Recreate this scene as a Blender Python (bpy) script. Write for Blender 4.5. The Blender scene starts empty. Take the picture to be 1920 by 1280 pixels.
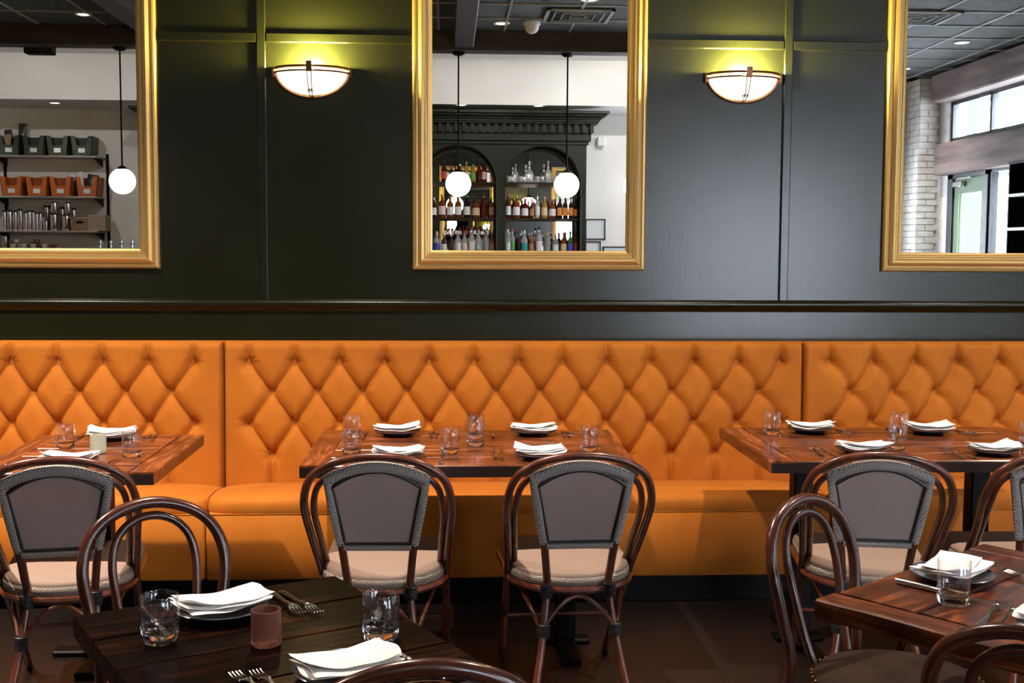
import bpy, math, random
import numpy as np
from mathutils import Vector, Matrix

# ------------------------------------------------------------------ camera, world, exposure
SC = bpy.context.scene
COL = SC.collection
cam_data = bpy.data.cameras.new('camera')
cam = bpy.data.objects.new('camera', cam_data)
COL.objects.link(cam)
SC.camera = cam
cam_data.sensor_width = 36.0
cam_data.lens = 36.0 * 2200.0 / 1920.0
cam_data.clip_start = 0.05
cam.matrix_world = (Matrix.Translation((0, 0, 1.464)) @ Matrix.Rotation(math.radians(-3.15), 4, 'Z')
                    @ Matrix.Rotation(math.radians(90 - 4.47), 4, 'X') @ Matrix.Rotation(math.radians(0.3), 4, 'Z'))
SC.view_settings.view_transform = 'Standard'
SC.view_settings.look = 'None'
SC.view_settings.exposure = 0.38
SC.view_settings.gamma = 1.0
SC.view_settings.use_curve_mapping = False

world = bpy.data.worlds.new('daylight')
SC.world = world
world.use_nodes = True
world.node_tree.nodes['Background'].inputs[0].default_value = (0.75, 0.88, 1.0, 1)
world.node_tree.nodes['Background'].inputs[1].default_value = 1.0

def area_light(name, loc, rot, sx, sy, power, color):
    l = bpy.data.lights.new(name, 'AREA'); l.shape = 'RECTANGLE'; l.size = sx; l.size_y = sy
    l.energy = power; l.color = color
    o = bpy.data.objects.new(name, l); COL.objects.link(o); o.location = loc; o.rotation_euler = rot
    return o
DAY = (0.82, 0.91, 1.0)
# daylight standing outside the windows of the right-hand wall, shining in (towards -X)
area_light('window_daylight', (6.15, -1.6, 2.95), (0, math.radians(90), 0), 0.45, 2.6, 110, DAY)
area_light('window_daylight', (6.15, -1.65, 1.2), (0, math.radians(90), 0), 2.2, 2.3, 130, DAY)
area_light('window_daylight', (6.15, 0.9, 1.75), (0, math.radians(90), 0), 2.6, 2.4, 12, DAY)
area_light('window_daylight', (6.15, 3.6, 1.75), (0, math.radians(90), 0), 2.6, 2.0, 5, DAY)
area_light('street_window_daylight', (3.85, -3.80, 1.35), (math.radians(90), 0, 0), 2.5, 2.2, 190, (0.80, 0.87, 1.0))
BARW = (1.0, 0.97, 0.94)
WARM = (1.0, 0.86, 0.73)
DOWN_POWER = 340.0

# ------------------------------------------------------------------ materials
MATS = {}
def pr(name, col, rough=0.5, metal=0.0, spec=0.5, **kw):
    if name in MATS: return MATS[name]
    m = bpy.data.materials.new(name); m.use_nodes = True
    b = m.node_tree.nodes['Principled BSDF']
    b.inputs['Base Color'].default_value = (*col, 1)
    b.inputs['Roughness'].default_value = rough
    b.inputs['Metallic'].default_value = metal
    b.inputs['Specular IOR Level'].default_value = spec
    for k, v in kw.items(): b.inputs[k.replace('_', ' ')].default_value = v
    MATS[name] = m
    return m
def nodes(m): return m.node_tree.nodes, m.node_tree.links, m.node_tree.nodes['Principled BSDF']
def add(m, t, **kw):
    n = m.node_tree.nodes.new(t)
    for k, v in kw.items():
        if k in n.inputs: n.inputs[k].default_value = v
        else: setattr(n, k, v)
    return n
def noisy(m, c1, c2, scale=(8, 8, 8), detail=6, bump=0.0, bscale=None, lo=0.35, hi=0.65, rough=None):
    """colour that wanders between two tones over object coordinates, with an optional fine relief"""
    N, L, B = nodes(m)
    tc = add(m, 'ShaderNodeTexCoord'); mp = add(m, 'ShaderNodeMapping'); mp.inputs['Scale'].default_value = scale
    L.new(tc.outputs['Object'], mp.inputs[0])
    no = add(m, 'ShaderNodeTexNoise'); no.inputs['Scale'].default_value = 1.0; no.inputs['Detail'].default_value = detail
    L.new(mp.outputs[0], no.inputs['Vector'])
    cr = add(m, 'ShaderNodeValToRGB'); cr.color_ramp.elements[0].position = lo; cr.color_ramp.elements[1].position = hi
    cr.color_ramp.elements[0].color = (*c1, 1); cr.color_ramp.elements[1].color = (*c2, 1)
    L.new(no.outputs['Fac'], cr.inputs[0]); L.new(cr.outputs[0], B.inputs['Base Color'])
    if rough:
        mr = add(m, 'ShaderNodeMapRange'); mr.inputs['To Min'].default_value = rough[0]; mr.inputs['To Max'].default_value = rough[1]
        L.new(no.outputs['Fac'], mr.inputs[0]); L.new(mr.outputs[0], B.inputs['Roughness'])
    if bump:
        n2 = add(m, 'ShaderNodeTexNoise'); n2.inputs['Scale'].default_value = 1.0; n2.inputs['Detail'].default_value = 4
        m2 = add(m, 'ShaderNodeMapping'); m2.inputs['Scale'].default_value = bscale or scale
        L.new(tc.outputs['Object'], m2.inputs[0]); L.new(m2.outputs[0], n2.inputs['Vector'])
        bp = add(m, 'ShaderNodeBump'); bp.inputs['Strength'].default_value = bump; bp.inputs['Distance'].default_value = 0.004
        L.new(n2.outputs['Fac'], bp.inputs['Height']); L.new(bp.outputs[0], B.inputs['Normal'])
    return m
def weave(name, c1, c2, scale, rough=0.6, alpha=None, bump=0.3):
    """plain basket weave: checker of two yarn tones, holes let light through when alpha is given"""
    m = pr(name, c1, rough); N, L, B = nodes(m)
    tc = add(m, 'ShaderNodeTexCoord'); mp = add(m, 'ShaderNodeMapping')
    mp.inputs['Rotation'].default_value = (0, 0, 0)
    L.new(tc.outputs['Object'], mp.inputs[0])
    ch = add(m, 'ShaderNodeTexChecker'); ch.inputs['Scale'].default_value = scale
    ch.inputs['Color1'].default_value = (*c1, 1); ch.inputs['Color2'].default_value = (*c2, 1)
    off = add(m, 'ShaderNodeVectorMath'); off.operation = 'ADD'; off.inputs[1].default_value = (0.0013, 0.0017, 0.0011)
    L.new(mp.outputs[0], off.inputs[0]); L.new(off.outputs[0], ch.inputs['Vector'])
    L.new(ch.outputs['Color'], B.inputs['Base Color'])
    if alpha is not None:
        mr = add(m, 'ShaderNodeMapRange'); mr.inputs['To Min'].default_value = 1.0; mr.inputs['To Max'].default_value = alpha
        L.new(ch.outputs['Fac'], mr.inputs[0]); L.new(mr.outputs[0], B.inputs['Alpha'])
    bp = add(m, 'ShaderNodeBump'); bp.inputs['Strength'].default_value = bump; bp.inputs['Distance'].default_value = 0.001
    L.new(ch.outputs['Fac'], bp.inputs['Height']); L.new(bp.outputs[0], B.inputs['Normal'])
    return m

GREEN = noisy(pr('green_satin_paint', (.03, .036, .02), .24, spec=.45), (.0098, .0110, .0036), (.0114, .0130, .0046), (3, 3, 3), bump=.06, bscale=(60, 60, 14))
WHITEW = noisy(pr('white_wall_paint', (.7, .69, .66), .7), (.80, .785, .75), (.85, .835, .80), (2, 2, 2))
ORANGE = pr('orange_velvet', (.55, .16, .012), .75, spec=.3)
noisy(ORANGE, (.42, .118, .005), (.48, .142, .0075), (5, 5, 5), bump=.10, bscale=(350, 350, 350))
ORANGE.node_tree.nodes['Principled BSDF'].inputs['Sheen Weight'].default_value = .03
GOLD = pr('gold_leaf_frame', (.60, .385, .135), .38, .6)
MIRROR = pr('silvered_mirror_glass', (.93, .93, .92), .0, 1.0)
BLACKM = pr('black_painted_steel', (.004, .004, .0045), .45, spec=.1)
CHAIRW = noisy(pr('glossy_red_brown_bentwood', (.08, .02, .01), .24, Coat_Weight=.35, Coat_Roughness=.1), (.040, .0095, .0055), (.078, .018, .008), (20, 20, 6))
RATTAN = noisy(pr('red_brown_cane_frame', (.10, .026, .012), .27, Coat_Weight=.2), (.055, .0135, .007), (.105, .026, .011), (30, 30, 8))
BINDING = noisy(pr('black_cane_binding', (.012, .011, .012), .4), (.01, .009, .011), (.02, .018, .022), (30, 30, 200))
PIPING = pr('black_piping', (.012, .011, .01), .5)
MESHP = weave('woven_back_mesh', (.50, .38, .345), (.17, .13, .12), 330, alpha=.72)
MESHB = weave('woven_border_mesh', (.46, .40, .36), (.045, .04, .04), 260)
SEATW = weave('beige_woven_seat', (.27, .182, .135), (.20, .135, .10), 260, rough=.75)
SEATB = weave('woven_seat_band', (.42, .34, .28), (.04, .036, .036), 260, rough=.75)
NAPKIN = noisy(pr('white_napkin_linen', (.8, .78, .76), .85), (.78, .76, .74), (.84, .82, .81), (20, 20, 20), bump=.15, bscale=(500, 500, 500))
PLATE = noisy(pr('slate_blue_stoneware', (.04, .045, .07), .22), (.03, .034, .05), (.06, .066, .095), (30, 30, 30))
STEEL = pr('polished_cutlery_steel', (.62, .6, .57), .16, 1.0)
GLASS = pr('clear_glass', (1, 1, 1), .0, Transmission_Weight=1.0, IOR=1.45)
def thin_glass(name, tint):
    m = bpy.data.materials.new(name); m.use_nodes = True; N = m.node_tree.nodes; L = m.node_tree.links
    N.remove(N['Principled BSDF']); out = N['Material Output']
    tr = N.new('ShaderNodeBsdfTransparent'); tr.inputs[0].default_value = (*tint, 1)
    gl = N.new('ShaderNodeBsdfGlossy'); gl.inputs['Roughness'].default_value = .03; gl.inputs['Color'].default_value = (1, 1, 1, 1)
    lw = N.new('ShaderNodeLayerWeight'); lw.inputs['Blend'].default_value = .5; pw = N.new('ShaderNodeMath'); pw.operation = 'POWER'; pw.inputs[1].default_value = 4.0; L.new(lw.outputs['Facing'], pw.inputs[0])
    fr = N.new('ShaderNodeMath'); fr.operation = 'MULTIPLY_ADD'; fr.inputs[1].default_value = .95; fr.inputs[2].default_value = .06; L.new(pw.outputs[0], fr.inputs[0])
    mx = N.new('ShaderNodeMixShader'); L.new(fr.outputs[0], mx.inputs[0]); L.new(tr.outputs[0], mx.inputs[1]); L.new(gl.outputs[0], mx.inputs[2]); L.new(mx.outputs[0], out.inputs[0])
    MATS[name] = m; return m
THIN = thin_glass('thin_tumbler_wall', (.97, .975, .98))
def two_slots(me, upper, zcut):
    me.materials.append(upper)
    for p in me.polygons:
        if p.center.z > zcut: p.material_index = 1
    return me
GLASSP = pr('pink_amber_pressed_glass', (.62, .34, .27), .12, Transmission_Weight=.85, IOR=1.4)
GLASSG = pr('frosted_green_glass', (.72, .74, .62), .3, Transmission_Weight=.6, IOR=1.4)
BRONZE = pr('bronze_sconce_metal', (.22, .10, .055), .3, .9)
CHROME = pr('chrome', (.75, .75, .76), .12, 1.0)
WHITEP = pr('white_plastic', (.75, .75, .74), .4)
DARKBEAM = noisy(pr('dark_stained_beam', (.03, .02, .02), .6), (.022, .014, .014), (.045, .03, .028), (2, 10, 10))
TILE = noisy(pr('grey_ceiling_tile', (.10, .105, .10), .85), (.035, .038, .037), (.075, .08, .078), (14, 14, 14), bump=1.0, bscale=(40, 40, 40))
GRIDM = pr('ceiling_grid_metal', (.25, .26, .25), .5)
TIMBER = noisy(pr('grey_brown_timber', (.14, .10, .09), .7), (.08, .055, .05), (.20, .145, .13), (5, 1.2, 9), bump=.5, bscale=(30, 5, 40))
WBRICK = noisy(pr('whitewashed_brick', (.62, .6, .58), .8), (.66, .64, .61), (.84, .82, .80), (9, 9, 14), bump=.5, bscale=(60, 60, 60))
DOORG = pr('green_door_paint', (.13, .2, .11), .5)
FRAMEK = pr('dark_window_frame', (.03, .04, .05), .4)
PANE = pr('window_pane_glass', (1, 1, 1), .0, Transmission_Weight=1.0, IOR=1.02)

def emis(name, col, s):
    if name in MATS: return MATS[name]
    m = bpy.data.materials.new(name); m.use_nodes = True
    B = m.node_tree.nodes['Principled BSDF']; B.inputs['Base Color'].default_value = (.8, .8, .8, 1)
    B.inputs['Emission Color'].default_value = (*col, 1); B.inputs['Emission Strength'].default_value = s
    B.inputs['Roughness'].default_value = .3
    MATS[name] = m; return m
BULB = emis('glowing_opal_globe', (1.0, .90, .78), 6.0)
BOWL = emis('glowing_alabaster_bowl', (1.0, .86, .66), 2.2)
LAMPD = emis('downlight_lamp', (1.0, .80, .62), 5.0)

def wood(name, c1, c2, c3, rough=(.22, .5), coat=.15, axis='x'):
    m = pr(name, c2, .4, spec=.03 if 'espresso' in name else .15 if 'red' in name else .32, Coat_Weight=coat, Coat_Roughness=.15); N, L, B = nodes(m)
    tc = add(m, 'ShaderNodeTexCoord'); oi = add(m, 'ShaderNodeObjectInfo')
    sh = add(m, 'ShaderNodeVectorMath', operation='ADD'); sc = add(m, 'ShaderNodeVectorMath', operation='SCALE')
    cb = add(m, 'ShaderNodeCombineXYZ')
    for i in range(3): L.new(oi.outputs['Random'], cb.inputs[i])
    L.new(cb.outputs[0], sc.inputs[0]); sc.inputs['Scale'].default_value = 37.0
    L.new(tc.outputs['Object'], sh.inputs[0]); L.new(sc.outputs[0], sh.inputs[1])
    mp = add(m, 'ShaderNodeMapping'); mp.inputs['Scale'].default_value = (3.0, 26, 26) if axis == 'x' else (26, 3.0, 26)
    L.new(sh.outputs[0], mp.inputs[0])
    no = add(m, 'ShaderNodeTexNoise'); no.inputs['Scale'].default_value = 1.0; no.inputs['Detail'].default_value = 8; no.inputs['Distortion'].default_value = 1.3
    L.new(mp.outputs[0], no.inputs['Vector'])
    cr = add(m, 'ShaderNodeValToRGB'); e = cr.color_ramp.elements
    e[0].position = .30; e[0].color = (*c1, 1); e[1].position = .72; e[1].color = (*c3, 1)
    k = cr.color_ramp.elements.new(.52); k.color = (*c2, 1)
    L.new(no.outputs['Fac'], cr.inputs[0])
    # large dark worn blotches
    n3 = add(m, 'ShaderNodeTexNoise'); n3.inputs['Scale'].default_value = 7.0; n3.inputs['Detail'].default_value = 5
    L.new(sh.outputs[0], n3.inputs['Vector'])
    r3 = add(m, 'ShaderNodeValToRGB'); r3.color_ramp.elements[0].position = .36; r3.color_ramp.elements[1].position = .58
    r3.color_ramp.elements[0].color = (.42, .40, .42, 1); r3.color_ramp.elements[1].color = (1, 1, 1, 1)
    L.new(n3.outputs['Fac'], r3.inputs[0])
    mx = add(m, 'ShaderNodeMix', data_type='RGBA', blend_type='MULTIPLY'); mx.inputs[0].default_value = 1.0
    L.new(cr.outputs[0], mx.inputs[6]); L.new(r3.outputs[0], mx.inputs[7]); L.new(mx.outputs[2], B.inputs['Base Color'])
    mr = add(m, 'ShaderNodeMapRange'); mr.inputs['To Min'].default_value = rough[0]; mr.inputs['To Max'].default_value = rough[1]
    L.new(n3.outputs['Fac'], mr.inputs[0]); L.new(mr.outputs[0], B.inputs['Roughness'])
    bp = add(m, 'ShaderNodeBump'); bp.inputs['Strength'].default_value = .10 if 'espresso' in name else .22; bp.inputs['Distance'].default_value = .002
    L.new(no.outputs['Fac'], bp.inputs['Height']); L.new(bp.outputs[0], B.inputs['Normal'])
    return m
WOODX = wood('worn_walnut_boards', (.06, .014, .005), (.18, .046, .015), (.38, .115, .038), rough=(.14, .34))
WOODY = wood('worn_walnut_end_boards', (.06, .014, .005), (.19, .049, .016), (.42, .13, .044), rough=(.14, .34), axis='y')
DWOODX = wood('dark_espresso_boards', (.0028, .0012, .0009), (.0055, .0020, .0013), (.038, .009, .0035), rough=(.20, .32), coat=.0)
DWOODY = wood('dark_espresso_end_boards', (.0028, .0012, .0009), (.006, .0022, .0015), (.028, .007, .003), rough=(.20, .32), coat=.0, axis='y')
RWOODX = wood('red_walnut_boards', (.014, .0045, .0028), (.085, .020, .0065), (.30, .080, .020), rough=(.26, .45), coat=.05)
RWOODY = wood('red_walnut_end_boards', (.014, .0045, .0028), (.090, .022, .007), (.32, .088, .022), rough=(.26, .45), coat=.05, axis='y')
DEDGE = pr('table_edge_shade', (.018, .008, .006), .4)  # near-black tone paints in the shade on the table fronts
FLOORM = noisy(pr('dark_brown_stained_floor', (.03, .02, .018), .42), (.006, .0035, .0030), (.012, .007, .0062), (1.3, 1.3, 1.3), detail=8, bump=.1, bscale=(20, 20, 20), rough=(.32, .55))

# ------------------------------------------------------------------ mesh helpers
class MB:
    def __init__(s): s.v = []; s.f = []
    def addm(s, vs, fs):
        b = len(s.v); s.v += [tuple(p) for p in vs]; s.f += [tuple(i + b for i in f) for f in fs]; return s
    def box(s, x0, x1, y0, y1, z0, z1, bev=0.0):
        if bev <= 0:
            v = [(x0, y0, z0), (x1, y0, z0), (x1, y1, z0), (x0, y1, z0), (x0, y0, z1), (x1, y0, z1), (x1, y1, z1), (x0, y1, z1)]
            return s.addm(v, [(0, 3, 2, 1), (4, 5, 6, 7), (0, 1, 5, 4), (1, 2, 6, 5), (2, 3, 7, 6), (3, 0, 4, 7)])
        b = min(bev, (x1 - x0) / 2.01, (y1 - y0) / 2.01, (z1 - z0) / 2.01)
        v = []; idx = {}
        for ix, X in ((0, x0), (1, x1)):
            for iy, Y in ((0, y0), (1, y1)):
                for iz, Z in ((0, z0), (1, z1)):
                    dx = b if ix == 0 else -b; dy = b if iy == 0 else -b; dz = b if iz == 0 else -b
                    for a, p in ((0, (X, Y + dy, Z + dz)), (1, (X + dx, Y, Z + dz)), (2, (X + dx, Y + dy, Z))):
                        idx[(ix, iy, iz, a)] = len(v); v.append(p)
        f = []; I = idx
        for s0 in (0, 1):
            q = [I[(s0, 0, 0, 0)], I[(s0, 1, 0, 0)], I[(s0, 1, 1, 0)], I[(s0, 0, 1, 0)]]; f.append(q if s0 else q[::-1])
            q = [I[(0, s0, 0, 1)], I[(1, s0, 0, 1)], I[(1, s0, 1, 1)], I[(0, s0, 1, 1)]]; f.append(q[::-1] if s0 else q)
            q = [I[(0, 0, s0, 2)], I[(1, 0, s0, 2)], I[(1, 1, s0, 2)], I[(0, 1, s0, 2)]]; f.append(q if s0 else q[::-1])
        for a in (0, 1):
            for c in (0, 1):
                q = [I[(a, c, 0, 0)], I[(a, c, 0, 1)], I[(a, c, 1, 1)], I[(a, c, 1, 0)]]; f.append(q)
                q = [I[(a, 0, c, 0)], I[(a, 0, c, 2)], I[(a, 1, c, 2)], I[(a, 1, c, 0)]]; f.append(q)
                q = [I[(0, a, c, 1)], I[(0, a, c, 2)], I[(1, a, c, 2)], I[(1, a, c, 1)]]; f.append(q)
                for e in (0, 1): f.append([I[(a, c, e, 0)], I[(a, c, e, 1)], I[(a, c, e, 2)]])
        return s.addm(v, f)
    def lathe(s, prof, seg=24, c=(0, 0, 0), mod=None, closed=True):
        v = []; f = []
        n = len(prof)
        for i, (r, z) in enumerate(prof):
            if r <= .0011 and not closed: r = 0.0
            for k in range(seg):
                a = 2 * math.pi * k / seg
                rr = r * (mod(i, a) if mod else 1)
                v.append((c[0] + rr * math.cos(a), c[1] + rr * math.sin(a), c[2] + z))
        for i in range(n - 1):
            for k in range(seg):
                k2 = (k + 1) % seg
                f.append((i * seg + k, i * seg + k2, (i + 1) * seg + k2, (i + 1) * seg + k))
        if closed:
            f.append(tuple(range(seg))[::-1]); f.append(tuple((n - 1) * seg + k for k in range(seg)))
        return s.addm(v, f)
    def tube(s, pts, r, seg=10, closed=False, flat=1.0, up=None):
        P = [Vector(p) for p in pts]; n = len(P)
        R = r if isinstance(r, (list, tuple)) else [r] * n
        T = []
        for i in range(n):
            a = P[(i - 1) % n] if (closed or i > 0) else P[i]; b = P[(i + 1) % n] if (closed or i < n - 1) else P[i]
            T.append((b - a).normalized())
        N0 = Vector(up) if up else (Vector((0, 0, 1)) if abs(T[0].z) < .9 else Vector((0, 1, 0)))
        N = (N0 - T[0] * N0.dot(T[0])).normalized(); v = []; f = []
        for i in range(n):
            N = (N - T[i] * N.dot(T[i])).normalized(); B = T[i].cross(N)
            for k in range(seg):
                a = 2 * math.pi * k / seg
                v.append(P[i] + N * (R[i] * math.cos(a) * flat) + B * (R[i] * math.sin(a)))
        for i in range(n if closed else n - 1):
            j = (i + 1) % n
            for k in range(seg):
                k2 = (k + 1) % seg
                f.append((i * seg + k, i * seg + k2, j * seg + k2, j * seg + k))
        if not closed:
            f.append(tuple(range(seg))[::-1]); f.append(tuple((n - 1) * seg + k for k in range(seg)))
        return s.addm(v, f)
    def extrude_y(s, poly, y0, y1):
        """closed polygon of (x,z) extruded along y"""
        n = len(poly)
        v = [(x, y0, z) for x, z in poly] + [(x, y1, z) for x, z in poly]
        f = [tuple(range(n)), tuple(range(n, 2 * n))[::-1]] + [(i, i + n, (i + 1) % n + n, (i + 1) % n) for i in range(n)]
        return s.addm(v, f)
    def extrude_x(s, poly, x0, x1):
        n = len(poly)
        v = [(x0, y, z) for y, z in poly] + [(x1, y, z) for y, z in poly]
        f = [tuple(range(n))[::-1], tuple(range(n, 2 * n))] + [(i, (i + 1) % n, (i + 1) % n + n, i + n) for i in range(n)]
        return s.addm(v, f)
    def extrude_z(s, poly, z0, z1):
        n = len(poly)
        v = [(x, y, z0) for x, y in poly] + [(x, y, z1) for x, y in poly]
        f = [tuple(range(n))[::-1], tuple(range(n, 2 * n))] + [(i, (i + 1) % n, (i + 1) % n + n, i + n) for i in range(n)]
        return s.addm(v, f)
    def ball(s, c, r, seg=16, rings=10, sz=1.0):
        return s.lathe([(max(1e-4, r * math.sin(math.pi * i / rings)), -r * sz * math.cos(math.pi * i / rings)) for i in range(rings + 1)], seg, c)
    def mesh(s, name, mat, smooth=True, angle=40, fix=True):
        me = bpy.data.meshes.new(name); me.from_pydata(s.v, [], s.f); me.materials.append(mat)
        if fix:
            import bmesh
            bm = bmesh.new(); bm.from_mesh(me); bmesh.ops.remove_doubles(bm, verts=bm.verts, dist=1e-5); bmesh.ops.recalc_face_normals(bm, faces=bm.faces); bm.to_mesh(me); bm.free()
        if smooth:
            me.polygons.foreach_set('use_smooth', [True] * len(me.polygons))
            try: me.set_sharp_from_angle(angle=math.radians(angle))
            except Exception: pass
        me.update(); return me

def spline(pts, n=8):
    """Catmull-Rom through the points"""
    P = [Vector(p) for p in pts]; out = []
    for i in range(len(P) - 1):
        p0 = P[i - 1] if i else P[0] * 2 - P[1]; p1 = P[i]; p2 = P[i + 1]; p3 = P[i + 2] if i + 2 < len(P) else P[-1] * 2 - P[-2]
        for k in range(n):
            t = k / n
            out.append(.5 * ((2 * p1) + (p2 - p0) * t + (2 * p0 - 5 * p1 + 4 * p2 - p3) * t * t + (3 * p1 - p0 - 3 * p2 + p3) * t ** 3))
    out.append(P[-1]); return out
def sym(half):
    """half a path from foot to apex (apex last, x = 0) mirrored to a whole hoop"""
    return list(half) + [(-x, y, z) for x, y, z in reversed(half[:-1])]

def obj(name, mb, mat, parent=None, loc=(0, 0, 0), rz=0.0, smooth=True, angle=40, rot=None, label=None):
    me = mb if isinstance(mb, bpy.types.Mesh) else mb.mesh(name, mat, smooth, angle)
    o = bpy.data.objects.new(name, me); COL.objects.link(o)
    o.location = loc; o.rotation_euler = rot or (0, 0, rz)
    if parent: o.parent = parent
    if label: o['label'] = label
    return o
def tag(o, label, cat, group=None):
    o['label'] = label; o['category'] = cat
    if group: o['group'] = group
    return o
def thing(name, label, cat, loc=(0, 0, 0), rz=0.0, group=None):
    o = bpy.data.objects.new(name, None); COL.objects.link(o); o.empty_display_size = .1
    o.location = loc; o.rotation_euler = (0, 0, rz)
    return tag(o, label, cat, group)
def struct(name, mb, mat, smooth=False, parent=None, **kw):
    o = obj(name, mb, mat, parent, smooth=smooth, **kw)
    if not parent: o['kind'] = 'structure'
    return o
def children(o): return CH.get(o.name, [])
def copy_tree(o, kids, loc, rz, label, group=None):
    r = o.copy(); COL.objects.link(r); r.location = loc; r.rotation_euler = (0, 0, rz); r['label'] = label
    if group: r['group'] = group
    def rec(src, dst):
        for ch in kids.get(src.name, []):
            c = ch.copy(); COL.objects.link(c); c.parent = dst; rec(ch, c)
    rec(o, r); return r
def kids_of(*roots):
    """parent name -> children, read once for the prototypes"""
    k = {}
    for o in bpy.data.objects:
        if o.parent: k.setdefault(o.parent.name, []).append(o)
    return k
def R(d): return math.radians(d)

# ------------------------------------------------------------------ the room
YW = 5.30          # front wall (green, with the mirrors)
XL, XR, YB, ZC = -7.2, 5.8, -3.6, 3.5
m = MB().box(XL, XR, YB, YW + .1, -.06, 0); struct('floor', m, FLOORM)
struct('wall_front', MB().box(XL, XR, YW, YW + .12, 0, ZC + .3), GREEN)
struct('wall_left', MB().box(XL - .12, XL, YB, YW + .12, 0, ZC + .3), WHITEW)
struct('wall_back', MB().box(XL, 2.65, YB - .12, YB, 0, 3.9).box(5.05, XR + .12, YB - .12, YB, 0, 3.9).box(2.65, 5.05, YB - .12, YB, 2.45, 3.9).box(2.65, 5.05, YB - .12, YB, 0, .3), WHITEW)
# soffit above the bar, its underside 3.08 m up
struct('trim_1', MB().box(XL, 2.75, YB, -2.7, 3.08, 3.78), WHITEW)
# ceiling deck: dark tiled part over the dining room, raised white bay over the bar
ceil = struct('ceiling', MB().box(XL, XR + .1, -.60, YW + .12, ZC + .03, ZC + .1).box(2.95, XR + .1, YB - .1, -.60, ZC + .03, ZC + .1), pr('ceiling_deck', (.03, .03, .03), .8))
struct('ceiling_bay', MB().box(XL, 2.95, YB - .1, -.60, 3.58, 3.84), WHITEW)
tileme = MB().box(-.298, .298, -.298, .298, 0, .018, .004).mesh('ceiling_tile', TILE, False)
gb = MB(); ty0 = -.58
nx0 = -12
for i in range(-12, 10):
    for j in range(-5, 10):
        cx = i * .61 + .22; cy = ty0 + .305 + j * .61
        if cx - .3 < XL or cx + .3 > XR or cy + .3 > YW: continue
        if j < 0 and (cx < 3.2): continue
        if cy - .3 < YB: continue
        obj('ceiling_tile', tileme, None, ceil, (cx, cy, ZC + .006))
for i in range(-12, 11):
    x = i * .61 - .085
    if XL < x < XR:
        gb.box(x - .012, x + .012, (YB if x > 3.0 else -.58), YW, ZC - .004, ZC + .012)
for j in range(-5, 11):
    y = ty0 + j * .61
    if YB < y < YW: gb.box(3.0 if j < 0 else XL, XR, y - .012, y + .012, ZC - .005, ZC + .011)
g = obj('ceiling_grid', gb, GRIDM, ceil, smooth=False)
struct('beam_1', MB().box(XL, 2.95, -.78, -.56, 3.32, ZC + .3, .01), DARKBEAM)
struct('beam_2', MB().box(2.83, 2.95, YB, -.78, 3.32, ZC + .3, .01), DARKBEAM)
struct('beam_3', MB().box(.06, .24, -.56, YW, 3.34, ZC + .01, .01), DARKBEAM)
struct('beam_4', MB().box(-2.72, -2.54, -.56, YW, 3.34, ZC + .01, .01), DARKBEAM)
struct('beam_5', MB().box(2.84, 3.02, -.56, YW, 3.34, ZC + .01, .01), DARKBEAM)

# green panelling of the front wall: stiles, rails, chair rail
def stile(x0, x1, z0, z1): return MB().box(x0, x1, YW - .014, YW + .01, z0, z1, .004)
n = 2
for x in (-5.52, -3.17, -.82, 1.532, 3.88):
    struct('trim_%d' % n, stile(x - .02, x + .02, 1.235, ZC), GREEN); n += 1
xs = [XL, -5.54, -3.19, -.84, 1.512, 3.86, XR]
for x0, x1 in ((XL, -5.54), (-5.50, -3.19), (-3.15, -2.322), (-1.272, -.84), (-.80, -.159), (.891, 1.512), (1.552, 1.984), (3.032, 3.86), (3.90, XR)):
    struct('trim_%d' % n, stile(x0, x1, 2.366, 2.408), GREEN); n += 1
cr = [(YW + .01, 1.185), (YW - .012, 1.185), (YW - .016, 1.196), (YW - .026, 1.204), (YW - .034, 1.214), (YW - .034, 1.226), (YW - .028, 1.234), (YW - .010, 1.239), (YW + .01, 1.239)]
struct('chair_rail', MB().extrude_x(cr, XL, XR), GREEN, smooth=True, angle=60)
struct('baseboard_front', MB().box(XL, XR, YW - .02, YW, 0, .12), GREEN)

# right wall (x = 5.8): brick pier, door, clerestory over a heavy timber lintel
struct('wall_right', MB().box(XR, XR + .2, -3.6, -3.12, 0, 3.5)
       
       .box(XR, XR + .2, -.5, -.42, 0, 2.36).box(XR, XR + .2, 2.25, 2.45, 0, 2.36).box(XR, XR + .2, 4.75, YW + .1, 0, 2.36)
       .box(XR, XR + .2, -.42, 4.75, 0, .42).box(XR, XR + .2, 4.9, YW + .1, 2.36, ZC).box(XR, XR + .2, -3.12, YW + .1, 3.2, ZC + .1), WHITEW)
struct('beam_6', MB().box(5.60, XR + .16, -2.95, YW, 3.19, ZC, .015), TIMBER)
struct('beam_7', MB().box(5.66, XR + .16, -2.95, YW, 2.35, 2.71, .02), TIMBER)
# whitewashed brick pier in the corner: courses of proud bricks
pier = struct('pier_brick', MB().box(5.56, XR + .01, -3.6, -3.14, 0, 3.5), pr('white_mortar', (.5, .49, .47), .9))
rnd = random.Random(5)
bb = MB()
for k in range(47):
    z = .004 + k * .0745
    if z + .066 > 3.5: break
    o = .11 if k % 2 else 0
    for q in range(2):
        x0 = max(5.56, 5.56 + q * .215 - o); x1 = min(XR, 5.56 + (q + 1) * .215 - o - .01)
        if x1 - x0 > .03: bb.box(x0, x1, -3.15, -3.128 + rnd.uniform(-.003, .004), z, z + .065)
    for q in range(3):
        y0 = max(-3.6, -3.6 + q * .215 - o); y1 = min(-3.135, -3.6 + (q + 1) * .215 - o - .01)
        if y1 - y0 > .03: bb.box(5.548 + rnd.uniform(-.003, .004), 5.57, y0, y1, z, z + .065)
g = obj('brickwork', bb, WBRICK, pier, smooth=False); g['kind'] = 'stuff'

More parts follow.
